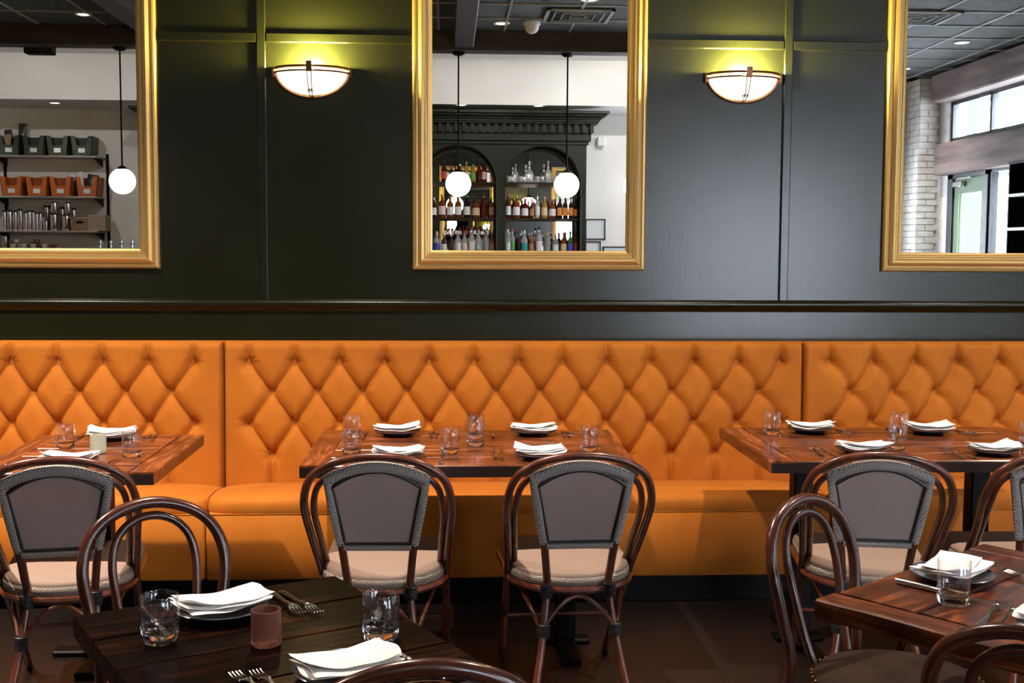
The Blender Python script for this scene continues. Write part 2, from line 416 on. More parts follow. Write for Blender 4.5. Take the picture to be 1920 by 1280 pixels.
def window(name, y0, y1, z0, z1, muls):
    fr = MB(); w = .05
    fr.box(XR + .02, XR + .09, y0, y1, z0, z0 + w).box(XR + .02, XR + .09, y0, y1, z1 - w, z1)
    for y in [y0 + w / 2] + list(muls) + [y1 - w / 2]: fr.box(XR + .02, XR + .09, y - w / 2, y + w / 2, z0, z1)
    o = struct(name, fr, FRAMEK)
    ys = [y0] + list(muls) + [y1]
    for a, b in zip(ys[:-1], ys[1:]):
        obj('pane', MB().box(XR + .05, XR + .056, a + .02, b - .02, z0 + .02, z1 - .02), PANE, o, smooth=False)
    return o
window('window_1', -2.86, 4.9, 2.72, 3.2, (-1.86, -.7, .5, 1.7, 2.9, 4.0))
window('window_2', -.42, 2.25, .42, 2.37, (.9,))
window('window_3', 2.45, 4.75, .42, 2.37, (3.6,))
struct('wall_right_pier', MB().box(XR, XR + .2, -3.12, -2.86, 0, 3.2), WBRICK)
# glazed door in its frame, with closer and the glazed side panel
fr = MB()
for x in (2.65, 3.42, 4.22, 5.0): fr.box(x, x + .05, YB - .1, YB - .04, .3, 2.45)
for z in (.3, 2.40): fr.box(2.65, 5.05, YB - .1, YB - .04, z, z + .05)
wb = struct('window_5', fr, FRAMEK)
for x in (2.70, 3.47, 4.27): obj('pane', MB().box(x, x + .72, YB - .075, YB - .07, .35, 2.40), PANE, wb, smooth=False)
dr = struct('door_1', MB().box(XR + .02, XR + .07, -2.72, -2.6, .02, 2.30).box(XR + .02, XR + .07, -2.02, -1.9, .02, 2.30)
            .box(XR + .02, XR + .07, -2.6, -2.02, .02, .28).box(XR + .02, XR + .07, -2.6, -2.02, 2.13, 2.30), DOORG)
obj('pane', MB().box(XR + .04, XR + .046, -2.6, -2.02, .28, 2.13), PANE, dr, smooth=False)
obj('door_closer', MB().box(XR - .03, XR + .02, -2.66, -2.42, 2.2, 2.26, .006).box(XR - .05, XR - .03, -2.5, -2.15, 2.28, 2.295), CHROME, dr)
obj('door_handle', MB().tube([(XR + .02, -1.96, .95), (XR - .04, -1.96, .97), (XR - .04, -1.96, 1.25), (XR + .02, -1.96, 1.27)], .01), CHROME, dr)
struct('door_1_frame', MB().box(XR + .0, XR + .12, -2.86, -2.72, 0, 2.37).box(XR, XR + .12, -1.9, -1.84, 0, 2.37).box(XR, XR + .12, -2.86, -1.84, 2.30, 2.37), FRAMEK)
sp = window('window_4', -1.84, -.5, .0, 2.37, ())

# ------------------------------------------------------------------ mirrors in stepped gold frames
PROF = [(0, 0), (0, .018), (.006, .026), (.014, .028), (.018, .022), (.024, .021), (.028, .032), (.040, .040), (.052, .038), (.058, .028), (.064, .027), (.068, .031), (.074, .030), (.078, .018), (.086, .015), (.088, .004)]
def mirror(x0, x1, z0, z1, label):
    cx = (x0 + x1) / 2; w2 = (x1 - x0) / 2
    t = thing('wall_mirror', label, 'mirror', (cx, YW, z0), 0, None)
    h = z1 - z0
    corners = lambda d: [(-w2 + d, d), (w2 - d, d), (w2 - d, h - d), (-w2 + d, h - d)]
    for k, nm in enumerate(('bottom', 'side', 'top', 'side')):
        mb = MB(); v = []
        for d, p in PROF + [(.088, 0)]:
            c = corners(d); a, b = c[k], c[(k + 1) % 4]
            v += [(a[0], -p - .001, a[1]), (b[0], -p - .001, b[1])]
        nP = len(PROF) + 1
        f = [(2 * i, 2 * i + 1, 2 * i + 3, 2 * i + 2) for i in range(nP - 1)]
        f += [tuple(2 * i for i in range(nP)), tuple(2 * i + 1 for i in range(nP))[::-1], (0, 1, 2 * nP - 1, 2 * nP - 2)]
        mb.addm(v, f); obj('frame_rail', mb, GOLD, t, angle=35)
    obj('mirror_glass', MB().box(-w2 + .082, w2 - .082, -.008, -.002, .082, h - .082), MIRROR, t, smooth=False)
    obj('backing_board', MB().box(-w2 + .01, w2 - .01, -.0018, 0, .01, h - .01), BLACKM, t, smooth=False)
    return t
mirror(-2.32, -1.274, 1.373, 3.05, 'leftmost gold framed mirror, reflecting shelves with green and orange bins')
mirror(-.157, .889, 1.373, 3.05, 'middle gold framed mirror between the sconces, reflecting arched green bar')
mirror(1.986, 3.03, 1.373, 3.05, 'rightmost gold framed mirror, reflecting door, windows and timber beams')

# ------------------------------------------------------------------ wall sconces
def sconce(x, label):
    t = thing('wall_sconce', label, 'lamp', (x, YW, 2.13), 0, 'bowl sconces on the green wall')
    # half bowl of alabaster glass
    v = []; f = []; na, nb = 24, 10; rx, ry, rz = .155, .105, .105
    for th_ in (0, 1):
        k = 1 - th_ * .05
        for j in range(nb + 1):
            b = (math.pi / 2) * j / nb
            for i in range(na + 1):
                a = math.pi * i / na
                v.append((rx * k * math.cos(a) * math.sin(b) , -ry * k * math.sin(a) * math.sin(b) - .006, .115 - rz * k * math.cos(b)))
    W = na + 1; off = W * (nb + 1)
    for j in range(nb):
        for i in range(na):
            q = (j * W + i, j * W + i + 1, (j + 1) * W + i + 1, (j + 1) * W + i)
            f.append(q); f.append(tuple(x_ + off for x_ in q[::-1]))
    for i in range(na): f.append((nb * W + i, nb * W + i + 1, nb * W + i + 1 + off, nb * W + i + off))
    for j in range(nb):
        for e in (0, na): f.append((j * W + e, (j + 1) * W + e, (j + 1) * W + e + off, j * W + e + off))
    obj('glass_bowl', MB().addm(v, f), BOWL, t)
    rim = [(.166 * math.cos(a), -.116 * math.sin(a) - .006, 0) for a in np.linspace(0, math.pi, 25)]
    obj('rim_band', MB().tube([(x_, y_, .122) for x_, y_, _ in rim], .0055, 8).tube([(x_ * .985, y_ * .985, .103) for x_, y_, _ in rim], .004, 8), BRONZE, t)
    arc = [(.163 * math.cos(a), -.008, .118 - .118 * math.sin(a)) for a in np.linspace(0, math.pi, 25)]
    obj('lower_hoop', MB().tube(arc, .0055, 8), BRONZE, t)
    rib = [(0, -.008 - .112 * math.sin(b), .118 - .118 * math.cos(b)) for b in np.linspace(0.03, math.pi / 2, 14)]
    for s in (-1, 1):
        obj('rib', MB().tube([(p[0] + s * (.004 + .006 * i / 13), p[1], p[2]) for i, p in enumerate(rib)], .0022, 6), BRONZE, t)
    obj('rim_clasp', MB().box(-.013, .013, -.132, -.118, .096, .142, .003), BRONZE, t)
    obj('bottom_finial', MB().box(-.009, .009, -.014, -.002, -.004, .008, .002), BRONZE, t)
    for s in (-1, 1): obj('wall_bracket', MB().box(s * .168 - .006, s * .168 + .006, -.026, 0, .085, .130, .002), BRONZE, t)
    obj('lamp_holder', MB().lathe([(.02, .02), (.02, .08), (.012, .085)], 14, (0, -.05, 0)), WHITEP, t)
    l = bpy.data.lights.new('sconce_bulb', 'POINT'); l.energy = 75; l.color = (1.0, .82, .25); l.shadow_soft_size = .03
    o = bpy.data.objects.new('sconce_bulb', l); COL.objects.link(o); o.location = (.0, -.072, .130); o.parent = t
sconce(-.5985, 'glowing half-bowl wall sconce between the left and middle mirrors')
sconce(1.325, 'glowing half-bowl wall sconce between the middle and right mirrors')

# ------------------------------------------------------------------ tufted banquette in three sections
def tufted(x0, x1, rows, zt, zb, yb, name):
    """deep-buttoned upholstery as a height field: folds run along the diagonals between buttons"""
    st = .0048
    nx = int((x1 - x0) / st); nz = int((zt - zb) / st)
    X = np.linspace(x0, x1, nx + 1); Z = np.linspace(zb, zt, nz + 1)
    gx, gz = np.meshgrid(X, Z)
    segs = []; pts = [(bx, z) for z, xs_ in rows for bx in xs_]
    for (za, xa), (zc, xc) in zip(rows[:-1], rows[1:]):
        for a in xa:
            for c in xc:
                if abs(a - c) < .135: segs.append((a, za, c, zc, 1.0 if c > a else .80))
    for a in rows[0][1]: segs.append((a, rows[0][0], a, zt + .02, .55))
    for a in rows[-1][1]: segs.append((a, rows[-1][0], a, zb - .05, .5))
    d = np.full(gx.shape, 9.0)
    crease = np.zeros(gx.shape)
    for ax, az, cx, cz, w in segs:
        lo, hi = min(ax, cx) - .11, max(ax, cx) + .11
        i0, i1 = np.searchsorted(X, [lo, hi])
        if i0 >= i1: continue
        sx = gx[:, i0:i1]; sz = gz[:, i0:i1]
        vx, vz = cx - ax, cz - az; L2 = vx * vx + vz * vz
        t = np.clip(((sx - ax) * vx + (sz - az) * vz) / L2, 0, 1)
        # folds belly out slightly
        off = .022 * min(1, max(.12, (ax + .3) / 2.2)) * np.sin(math.pi * t) * (1 if w == 1.0 else .35 if w == .80 else 0)
        dist = np.hypot(sx - (ax + vx * t) - off, sz - (az + vz * t))
        prof = (.004 * w * np.exp(-(dist / .012)) + .009 * np.exp(-(dist / .0036) ** 2)) if w == 1.0 else (.006 * np.exp(-(dist / .016)) + .0015 * np.exp(-(dist / .006) ** 2))
        crease[:, i0:i1] = np.maximum(crease[:, i0:i1], prof)
        d[:, i0:i1] = np.minimum(d[:, i0:i1], dist / max(w, .6))
    pill = .021 * (1 - (1 - np.clip(d / .060, 0, 1)) ** 2)
    h = .020 + pill - crease
    rg = random.Random(3)
    for bx, bz in pts:
        i0, i1 = np.searchsorted(X, [bx - .12, bx + .12])
        if i0 >= i1: continue
        sx = gx[:, i0:i1] - bx; sz = gz[:, i0:i1] - bz
        r = np.hypot(sx, sz); a = np.arctan2(sz, sx); ph = rg.uniform(0, 6)
        wr = .0020 * np.sin(a * 15 + ph + 2 * np.sin(3 * a + ph)) * np.exp(-((r - .028) / .02) ** 2) * (sz > 0)
        h[:, i0:i1] += wr - .030 * np.exp(-(r / .0135) ** 2) - .015 * np.exp(-(r / .034) ** 2)
    # roll over at top, sides
    e = np.minimum(np.clip((zt - gz) / .035, 0, 1), 1); h = h * np.sqrt(1 - (1 - e) ** 2 * .999)
    ex = np.clip(np.minimum(gx - x0, x1 - gx) / .02, 0, 1); h = h * np.sqrt(1 - (1 - ex) ** 2 * .999)
    lean = (gz - .43) * .03
    Y = yb - np.clip(h, 0, None) + lean
    v = np.stack([gx, Y, gz], -1).reshape(-1, 3)
    W = nx + 1
    ii, jj = np.meshgrid(np.arange(nx), np.arange(nz)); q = (jj * W + ii).ravel()
    faces = np.stack([q, q + 1, q + 1 + W, q + W], -1)
    # closed back
    me = bpy.data.meshes.new(name)
    me.vertices.add(len(v)); me.vertices.foreach_set('co', v.ravel())
    me.loops.add(faces.size); me.loops.foreach_set('vertex_index', faces.ravel())
    me.polygons.add(len(faces)); me.polygons.foreach_set('loop_start', np.arange(0, faces.size, 4)); me.polygons.foreach_set('loop_total', np.full(len(faces), 4))
    me.polygons.foreach_set('use_smooth', np.ones(len(faces), bool))
    me.update(calc_edges=True); me.materials.append(ORANGE)
    return me, pts
btn = MB().lathe([(.0005, -.0065), (.005, -.0055), (.008, -.0025), (.008, .004)], 12, closed=False).mesh('button', ORANGE)
def banquette(x0, x1, rows, label):
    t = thing('banquette', label, 'bench', (0, 0, 0), 0, None)
    me, pts = tufted(x0 + .003, x1 - .003, rows, 1.062, .40, 5.165, 'tufted_back'); obj('tufted_back', me, None, t)
    obj('back_shell', MB().box(x0 + .004, x1 - .004, 5.185, YW - .021, 0, 1.055, .006), ORANGE, t, smooth=False)
    for bx, bz in pts:
        if x0 < bx < x1: obj('button', btn, None, t, (bx, 5.165 + .006 + (bz - .43) * .03, bz), rot=(R(-90), 0, 0))
    # seat cushion: rounded front edge that draws back towards the seams
    prof = [(4.745, .3935), (4.7225, .3945), (4.7200, .405), (4.7200, .430), (4.725, .447), (4.740, .459), (4.775, .465), (4.85, .466), (4.95, .462), (5.05, .452), (5.15, .440), (5.17, .40)]
    xs_ = sorted(set([x0 + .003 + k * .02 for k in range(16)] + [x1 - .003 - k * .02 for k in range(16)] + list(np.linspace(x0 + .32, x1 - .32, 12))))
    v = []; n_ = len(prof)
    for x in xs_:
        e = max(0, 1 - min(x - x0, x1 - x) / .26); c = 1 - math.sqrt(1 - e ** 2) if e < 1 else 1
        for i, (y, z) in enumerate(prof):
            k = 1 - max(0, (y - 4.712) / .45)
            v.append((x, y + .075 * c * max(0, k), z - (.026 * c if 1 < i < 11 else 0) * (1 if z > .41 else .3)))
    f = []
    for a in range(len(xs_) - 1):
        for i in range(n_): f.append((a * n_ + i, a * n_ + (i + 1) % n_, (a + 1) * n_ + (i + 1) % n_, (a + 1) * n_ + i))
    f.append(tuple(range(n_))); f.append(tuple((len(xs_) - 1) * n_ + i for i in range(n_))[::-1])
    obj('seat_cushion', MB().addm(v, f), ORANGE, t, angle=60)
    obj('seat_base', MB().box(x0 + .004, x1 - .004, 4.722, 5.18, .122, .3925, .006), ORANGE, t, angle=60)
    obj('welt', MB().tube([(x0 + .01, 4.7235, .393), (x1 - .01, 4.7235, .393)], .0022, 6), ORANGE, t)
    obj('toe_kick', MB().box(x0, x1, 4.79, 5.18, 0, .121), BLACKM, t, smooth=False)
    return t
r1 = [.966, .832, .697, .558]
def lat(a, b, off, sp=.1985): 
    out = []; x = off
    while x < b: out.append(x); x += sp
    return out
c1 = [-1.105 - k * .1965 for k in range(14)][::-1]; c1b = [-1.208 - k * .1965 for k in range(13)][::-1]
banquette(-4.05, -.978, [(r1[0], c1), (r1[1], c1b), (r1[2], c1), (r1[3], c1b)], 'left section of the orange tufted banquette, behind the small two-seat table')
c2 = [-.868 + k * .1964 for k in range(13)]; c2b = [-.770 + k * .1964 for k in range(12)]
banquette(-.978, 1.592, [(r1[0], c2), (r1[1], c2b), (r1[2], c2), (r1[3], c2b)], 'middle section of the orange tufted banquette, behind the centre table')
c3 = [1.712 + k * .1950 for k in range(14)]; c3b = [1.8095 + k * .1950 for k in range(13)]
banquette(1.592, 4.4, [(r1[0], c3), (r1[1], c3b), (r1[2], c3), (r1[3], c3b)], 'right section of the orange tufted banquette, behind the right wall table')

# ------------------------------------------------------------------ tables
def table(x0, x1, y0, y1, mats, label, loc, rz=0.0, nplank=5, ends=.09, cols=((0, 0),), seed=1, wane=.003):
    """local: board length along x. cols are pedestal positions."""
    t = thing('dining_table', label, 'table', loc, rz, 'rustic wooden tables')
    rg = random.Random(seed); zt, zb = .75, .709
    mx, my = mats
    W = (y1 - y0) / nplank
    xa, xb = x0 + ends, x1 - ends
    def plank(xa, xb, ya, yb, mat, along_x=True):
        # board with a softly worn, wavy outline
        nseg = 14; v = []; f = []
        dz = rg.uniform(-.0012, .0004); ph = rg.uniform(0, 9)
        L = []
        for i in range(nseg + 1):
            s = i / nseg
            w1 = wane * math.sin(s * 9 + ph) * .5; w2 = wane * math.sin(s * 7 + ph * 2) * .5
            if along_x: a = (xa + (xb - xa) * s); lo = (a, ya + abs(w1) * .6); hi = (a, yb - abs(w2) * .6)
            else: a = (ya + (yb - ya) * s); lo = (xa + abs(w1), a); hi = (xb - abs(w2), a)
            L.append((lo, hi))
        bv = .0035
        ring = []
        for (lo, hi) in L:
            if along_x:
                ring.append([(lo[0], lo[1], zb), (lo[0], lo[1], zt + dz - bv), (lo[0], lo[1] + bv, zt + dz), (hi[0], hi[1] - bv, zt + dz), (hi[0], hi[1], zt + dz - bv), (hi[0], hi[1], zb)])
            else:
                ring.append([(lo[0], lo[1], zb), (lo[0], lo[1], zt + dz - bv), (lo[0] + bv, lo[1], zt + dz), (hi[0] - bv, hi[1], zt + dz), (hi[0], hi[1], zt + dz - bv), (hi[0], hi[1], zb)])
        for r_ in ring: v += r_
        for i in range(nseg):
            for k in range(6): f.append((i * 6 + k, i * 6 + (k + 1) % 6, (i + 1) * 6 + (k + 1) % 6, (i + 1) * 6 + k))
        f.append(tuple(range(6))); f.append(tuple(nseg * 6 + k for k in range(6))[::-1])
        return MB().addm(v, f)
    for k in range(nplank):
        obj('plank', plank(xa + .0008, xb - .0008, y0 + k * W + .0006, y0 + (k + 1) * W - .0006, mx), mx, t, smooth=False)
    for a, b in (((x0, xa), (xb, x1)) if ends > .01 else ()):
        obj('end_board', plank(a, b, y0, y1, my, False), my, t, smooth=False)
    e = .0035
    EM = DEDGE  # thin strips added to carry the painted shade of the edges
    obj('edge_shade_strip', MB().box(x0 + .004, x1 - .004, y0 - e, y0 + .0005, zb, zt - .006), EM, t, smooth=False)
    obj('edge_shade_strip', MB().box(x0 + .004, x1 - .004, y1 - .0005, y1 + e, zb, zt - .006), EM, t, smooth=False)
    fy_ = .26 if len(cols) > 1 or rz == 0 else .09
    for cx, cy in cols:
        obj('pedestal_column', MB().box(cx - .036, cx + .036, cy - .036, cy + .036, .02, .70, .005), BLACKM, t, smooth=False)
        obj('top_plate', MB().box(cx - .15, cx + .15, cy - .15, cy + .15, .70, .709, .002), BLACKM, t, smooth=False)
        obj('pedestal_foot', MB().box(cx - .035, cx + .035, cy - fy_, cy + fy_, 0, .022, .006).box(cx - (.09 if len(cols) > 1 else .18 if rz == 0 else .15), cx + (.09 if len(cols) > 1 else .18 if rz == 0 else .15), cy - .035, cy + .035, .001, .0215, .006), BLACKM, t, smooth=False)
    return t
table(-.49, .642, 3.858, 4.618, (WOODX, WOODY), 'wooden four-seat table in the centre against the orange banquette', (0, 0, 0), 0, 5, .09, ((-.28, 4.28), (.44, 4.28)), 3)
table(-1.545, -.935, 3.76, 4.53, (WOODX, WOODY), 'small wooden two-seat table at far left against the banquette', (0, 0, 0), 0, 5, .085, ((-1.235, 4.22),), 4)
table(1.10, 2.275, 3.90, 4.665, (WOODX, WOODY), 'wooden four-seat table at right against the banquette, on black columns', (0, 0, 0), 0, 5, .09, ((1.325, 4.28), (2.0, 4.28)), 5)
AA = R(29)
TA = (-.73 + 0, 2.28)  # far left corner
table(0, .55, -.69, 0, (DWOODX, DWOODY), 'dark glossy wooden table in the left foreground, turned at an angle', (TA[0], TA[1], 0), AA, 4, .0, ((.275, -.22),), 6, .008)
BA = R(38)
TBc = (.757, 2.334)
table(0, .72, -.74, 0, (RWOODX, RWOODY), 'reddish wooden table in the right foreground, turned at an angle', (TBc[0], TBc[1], 0), BA, 4, .08, ((.46, -.32),), 7, .012)

# ------------------------------------------------------------------ chairs
def bentwood_proto(label, loc, rz):
    t = thing('bentwood_chair', label, 'chair', loc, rz, 'bentwood hoop-back chairs')
    half = [(.175, -.315, 0), (.158, -.255, .22), (.142, -.205, .44), (.157, -.218, .57), (.172, -.238, .68), (.158, -.256, .750), (.121, -.270, .797), (.063, -.279, .826), (0, -.282, .836)]
    pth = spline(sym(half), 6); nn = len(pth)
    obj('outer_hoop', MB().tube(pth, [.0145 if 0 < p.z else .012 for p in pth], 12), CHAIRW, t)
    half = [(.075, -.185, .455), (.086, -.208, .53), (.098, -.232, .63), (.101, -.249, .695), (.091, -.262, .745), (.068, -.271, .778), (.035, -.276, .798), (0, -.278, .804)]
    obj('inner_hoop', MB().tube(spline(sym(half), 6), .0105, 12), CHAIRW, t)
    obj('seat_ring', MB().lathe([(.185, .405), (.2, .41), (.203, .425), (.2, .44), (.185, .442)], 40, (0, 0, 0)), CHAIRW, t)
    obj('seat_pad', MB().lathe([(.19, .436), (.196, .445), (.188, .456), (.15, .466), (.08, .471), (.001, .472)], 40), noisy(pr('brown_seat_leather', (.06, .03, .02), .75, spec=.1), (.014, .007, .005), (.024, .012, .008), (12, 12, 12)), t)
    nb = MB()
    for k in range(48):
        a = 2 * math.pi * k / 48; nb.ball((.199 * math.cos(a), .199 * math.sin(a), .4465), .0042, 6, 4)
    o = obj('nailheads', nb, pr('brass_nailheads', (.55, .34, .16), .3, 1.0), t); o['kind'] = 'stuff'
    for s in (-1, 1):
        obj('leg', MB().tube(spline([(s * .135, .135, .42), (s * .155, .160, .22), (s * .175, .2, 0)], 5), [.016] * 6 + [.013] * 4 + [.011], 10), CHAIRW, t)
    obj('ring_stretcher', MB().tube([(.158 * math.cos(a), .165 * math.sin(a) - .03, .22) for a in np.linspace(0, 2 * math.pi, 36, endpoint=False)], .009, 8, True), CHAIRW, t)
    return t
def bw(topx, topy, ang):
    """location so that the hoop's apex stands at (topx, topy) with the chair turned by ang"""
    f = Vector((-math.sin(ang), math.cos(ang))); return (topx + .282 * f.x, topy + .282 * f.y, 0), ang
BWP = [(( -.735, 2.91), R(180 + 28), 'bentwood hoop-back chair behind the dark foreground table, left of its plates'),
       ((.898, 2.895), R(180 + 38), 'bentwood hoop-back chair with brown nailhead seat, left of the reddish foreground table'),
       ((-.036, 1.728), R(7), 'bentwood chair whose glossy top rail crosses the bottom edge in front of the dark table'),
       ((.964, 1.850), R(-38), 'bentwood hoop-back chair in the bottom right corner, nearest the camera')]
(l0, a0) = bw(*BWP[0][0], BWP[0][1])
p0 = bentwood_proto(BWP[0][2], l0, a0)

def woven_proto(label, loc, rz):
    t = thing('woven_bistro_chair', label, 'chair', loc, rz, 'woven-back bistro chairs along the banquette tables')
    half = [(.190, .30, 0), (.196, .13, .20), (.203, -.06, .41), (.219, -.20, .57), (.228, -.275, .68), (.205, -.308, .763), (.150, -.326, .808), (.08, -.336, .831), (0, -.340, .838)]
    obj('outer_hoop', MB().tube(spline(sym(half), 6), .0128, 12), RATTAN, t)
    half = [(.180, -.045, .405), (.193, -.17, .55), (.200, -.252, .655), (.185, -.286, .733), (.135, -.305, .779), (.07, -.315, .802), (0, -.319, .809)]
    obj('inner_hoop', MB().tube(spline(sym(half), 6), .0105, 10), RATTAN, t)
    for s in (-1, 1):
        obj('rear_leg', MB().tube(spline([(s * .112, -.284, .56), (s * .102, -.262, .47), (s * .098, -.252, .40), (s * .118, -.30, .24), (s * .165, -.385, 0)], 6), .0128, 10), RATTAN, t)
        obj('woven_stile', MB().tube(spline([(s * .150, -.312, .765), (s * .137, -.305, .68), (s * .120, -.290, .59), (s * .112, -.283, .553)], 4), [.0145] * 13, 10, flat=.85), MESHB, t)
        for (x, y, z) in ((.100, -.258, .395), (.113, -.288, .277)):
            w = MB()
            for q in range(6): w.tube([(s * (x + .0165 * math.cos(a)), y + .0165 * math.sin(a), z + (q - 2.5) * .0072) for a in np.linspace(0, 2 * math.pi, 14, endpoint=False)], .0042, 6, True)
            w.lathe([(.0155, -.02), (.0155, .02)], 12, (s * x, y, z))
            obj('cane_binding', w, BINDING, t)
        obj('side_brace', MB().tube(spline([(s * .118, -.285, .275), (s * .155, -.14, .345), (s * .175, -.03, .368), (s * .186, .07, .335), (s * .190, .20, .14)], 5), .0075, 8), RATTAN, t)
    # top woven border between panel and hoop
    arch = [(x, -.311 - .008 * (1 - (x / .15) ** 2), .803 - 1.85 * x * x) for x in np.linspace(-.155, .155, 21)]
    obj('woven_top_border', MB().tube(arch, .0165, 10, flat=1.1), MESHB, t)
    def ztop(s_): return .792 - .052 * s_ * s_
    def hw(z): return .100 + (.138 - .100) * min(1, max(0, (z - .553) / .19))
    def py(z): return -.283 - .034 * (z - .553) / .24
    nu, nv = 16, 14; v = []; f = []
    for side in (0, 1):
        for j in range(nv + 1):
            for i in range(nu + 1):
                s_ = -1 + 2 * i / nu; z = .557 + (ztop(s_) - .557) * j / nv
                v.append((s_ * hw(z), py(z) - side * .004, z))
    W = nu + 1; O = W * (nv + 1)
    for j in range(nv):
        for i in range(nu):
            q = (j * W + i, j * W + i + 1, (j + 1) * W + i + 1, (j + 1) * W + i); f += [q, tuple(k + O for k in q[::-1])]
    for i in range(nu): f += [(i, i + 1, i + 1 + O, i + O), (nv * W + i, nv * W + i + 1, nv * W + i + 1 + O, nv * W + i + O)]
    for j in range(nv): f += [(j * W, (j + 1) * W, (j + 1) * W + O, j * W + O), (j * W + nu, (j + 1) * W + nu, (j + 1) * W + nu + O, j * W + nu + O)]
    obj('woven_panel', MB().addm(v, f), MESHP, t, angle=60)
    edge = [(s_ * hw(.557), py(.557) - .004, .557) for s_ in np.linspace(-1, 1, 9)]
    edge += [(hw(z), py(z) - .005, z) for z in np.linspace(.57, .73, 9)]
    edge += [(s_ * hw(.76), py(ztop(s_)) - .005, ztop(s_) - .002) for s_ in np.linspace(1, -1, 17)]
    edge += [(-hw(z), py(z) - .005, z) for z in np.linspace(.73, .57, 9)]
    obj('piping', MB().tube(edge, .0065, 6, True), PIPING, t)
    obj('woven_bottom_rail', MB().tube([(-.104, -.2845, .545), (.104, -.2845, .545)], .0105, 8), MESHB, t)
    # seat: round at the back, squared at the front
    out = []
    for k in range(25):
        a = math.pi + math.pi * k / 24; out.append((.198 * math.cos(a), -.065 + .193 * math.sin(a)))
    rc = .05
    for cxs in (1, -1):
        for k in range(6):
            a = (0 if cxs > 0 else math.pi / 2) + (math.pi / 2) * k / 5
            out.append((cxs * (.208 - rc) + rc * math.cos(a), .272 - rc + rc * math.sin(a)))
    def ring(scale, z): return [(x * scale, (y + .01) * scale - .01, z) for x, y in out]
    def stack(levels, cap_last=True):
        v = []; f = []; n_ = len(out)
        for s_, z in levels: v += ring(s_, z)
        for l in range(len(levels) - 1):
            for k in range(n_): f.append((l * n_ + k, l * n_ + (k + 1) % n_, (l + 1) * n_ + (k + 1) % n_, (l + 1) * n_ + k))
        f.append(tuple(range(n_))[::-1]); f.append(tuple((len(levels) - 1) * n_ + k for k in range(n_)))
        return MB().addm(v, f)
    obj('seat_pad', stack([(.93, .424), (.985, .432), (.982, .440), (.95, .447), (.85, .452), (.5, .455)]), SEATW, t, angle=60)
    obj('seat_band', stack([(.97, .402), (1.0, .406), (1.004, .420), (.995, .431), (.96, .434)]), SEATB, t, angle=60)
    obj('seat_frame', MB().tube([(x * 1.0, y * 1.0, .392) for x, y in out], .0118, 8, True), RATTAN, t)
    obj('arched_brace', MB().tube(spline([(-.116, -.290, .285), (-.055, -.272, .352), (0, -.262, .378), (.055, -.272, .352), (.116, -.290, .285)], 6), .0075, 8), RATTAN, t)
    obj('front_stretcher', MB().tube([(-.186, .17, .185), (.186, .17, .185)], .0075, 8), RATTAN, t)
    return t
WV = [((-1.219, 3.825, 0), R(10), 'woven-back bistro chair at far left, behind a bentwood hoop chair'),
      ((-.205, 3.865, 0), R(-2), 'woven-back bistro chair at the left seat of the centre table'),
      ((.400, 3.870, 0), R(2.5), 'woven-back bistro chair at the right seat of the centre table'),
      ((1.406, 3.848, 0), R(-11), 'woven-back bistro chair at the left seat of the right wall table'),
      ((1.95, 3.865, 0), R(-3), 'woven-back bistro chair cut by the right edge of the picture')]
w0 = woven_proto(WV[0][2], WV[0][0], WV[0][1])
K = kids_of()
for (xy, a, lb) in BWP[1:]:
    l_, a_ = bw(*xy, a); q_ = copy_tree(p0, K, l_, a_, lb)
    if a == R(7): q_.scale = (1.12, 1, 1)
for l_, a_, lb in WV[1:]: copy_tree(w0, K, l_, a_, lb)

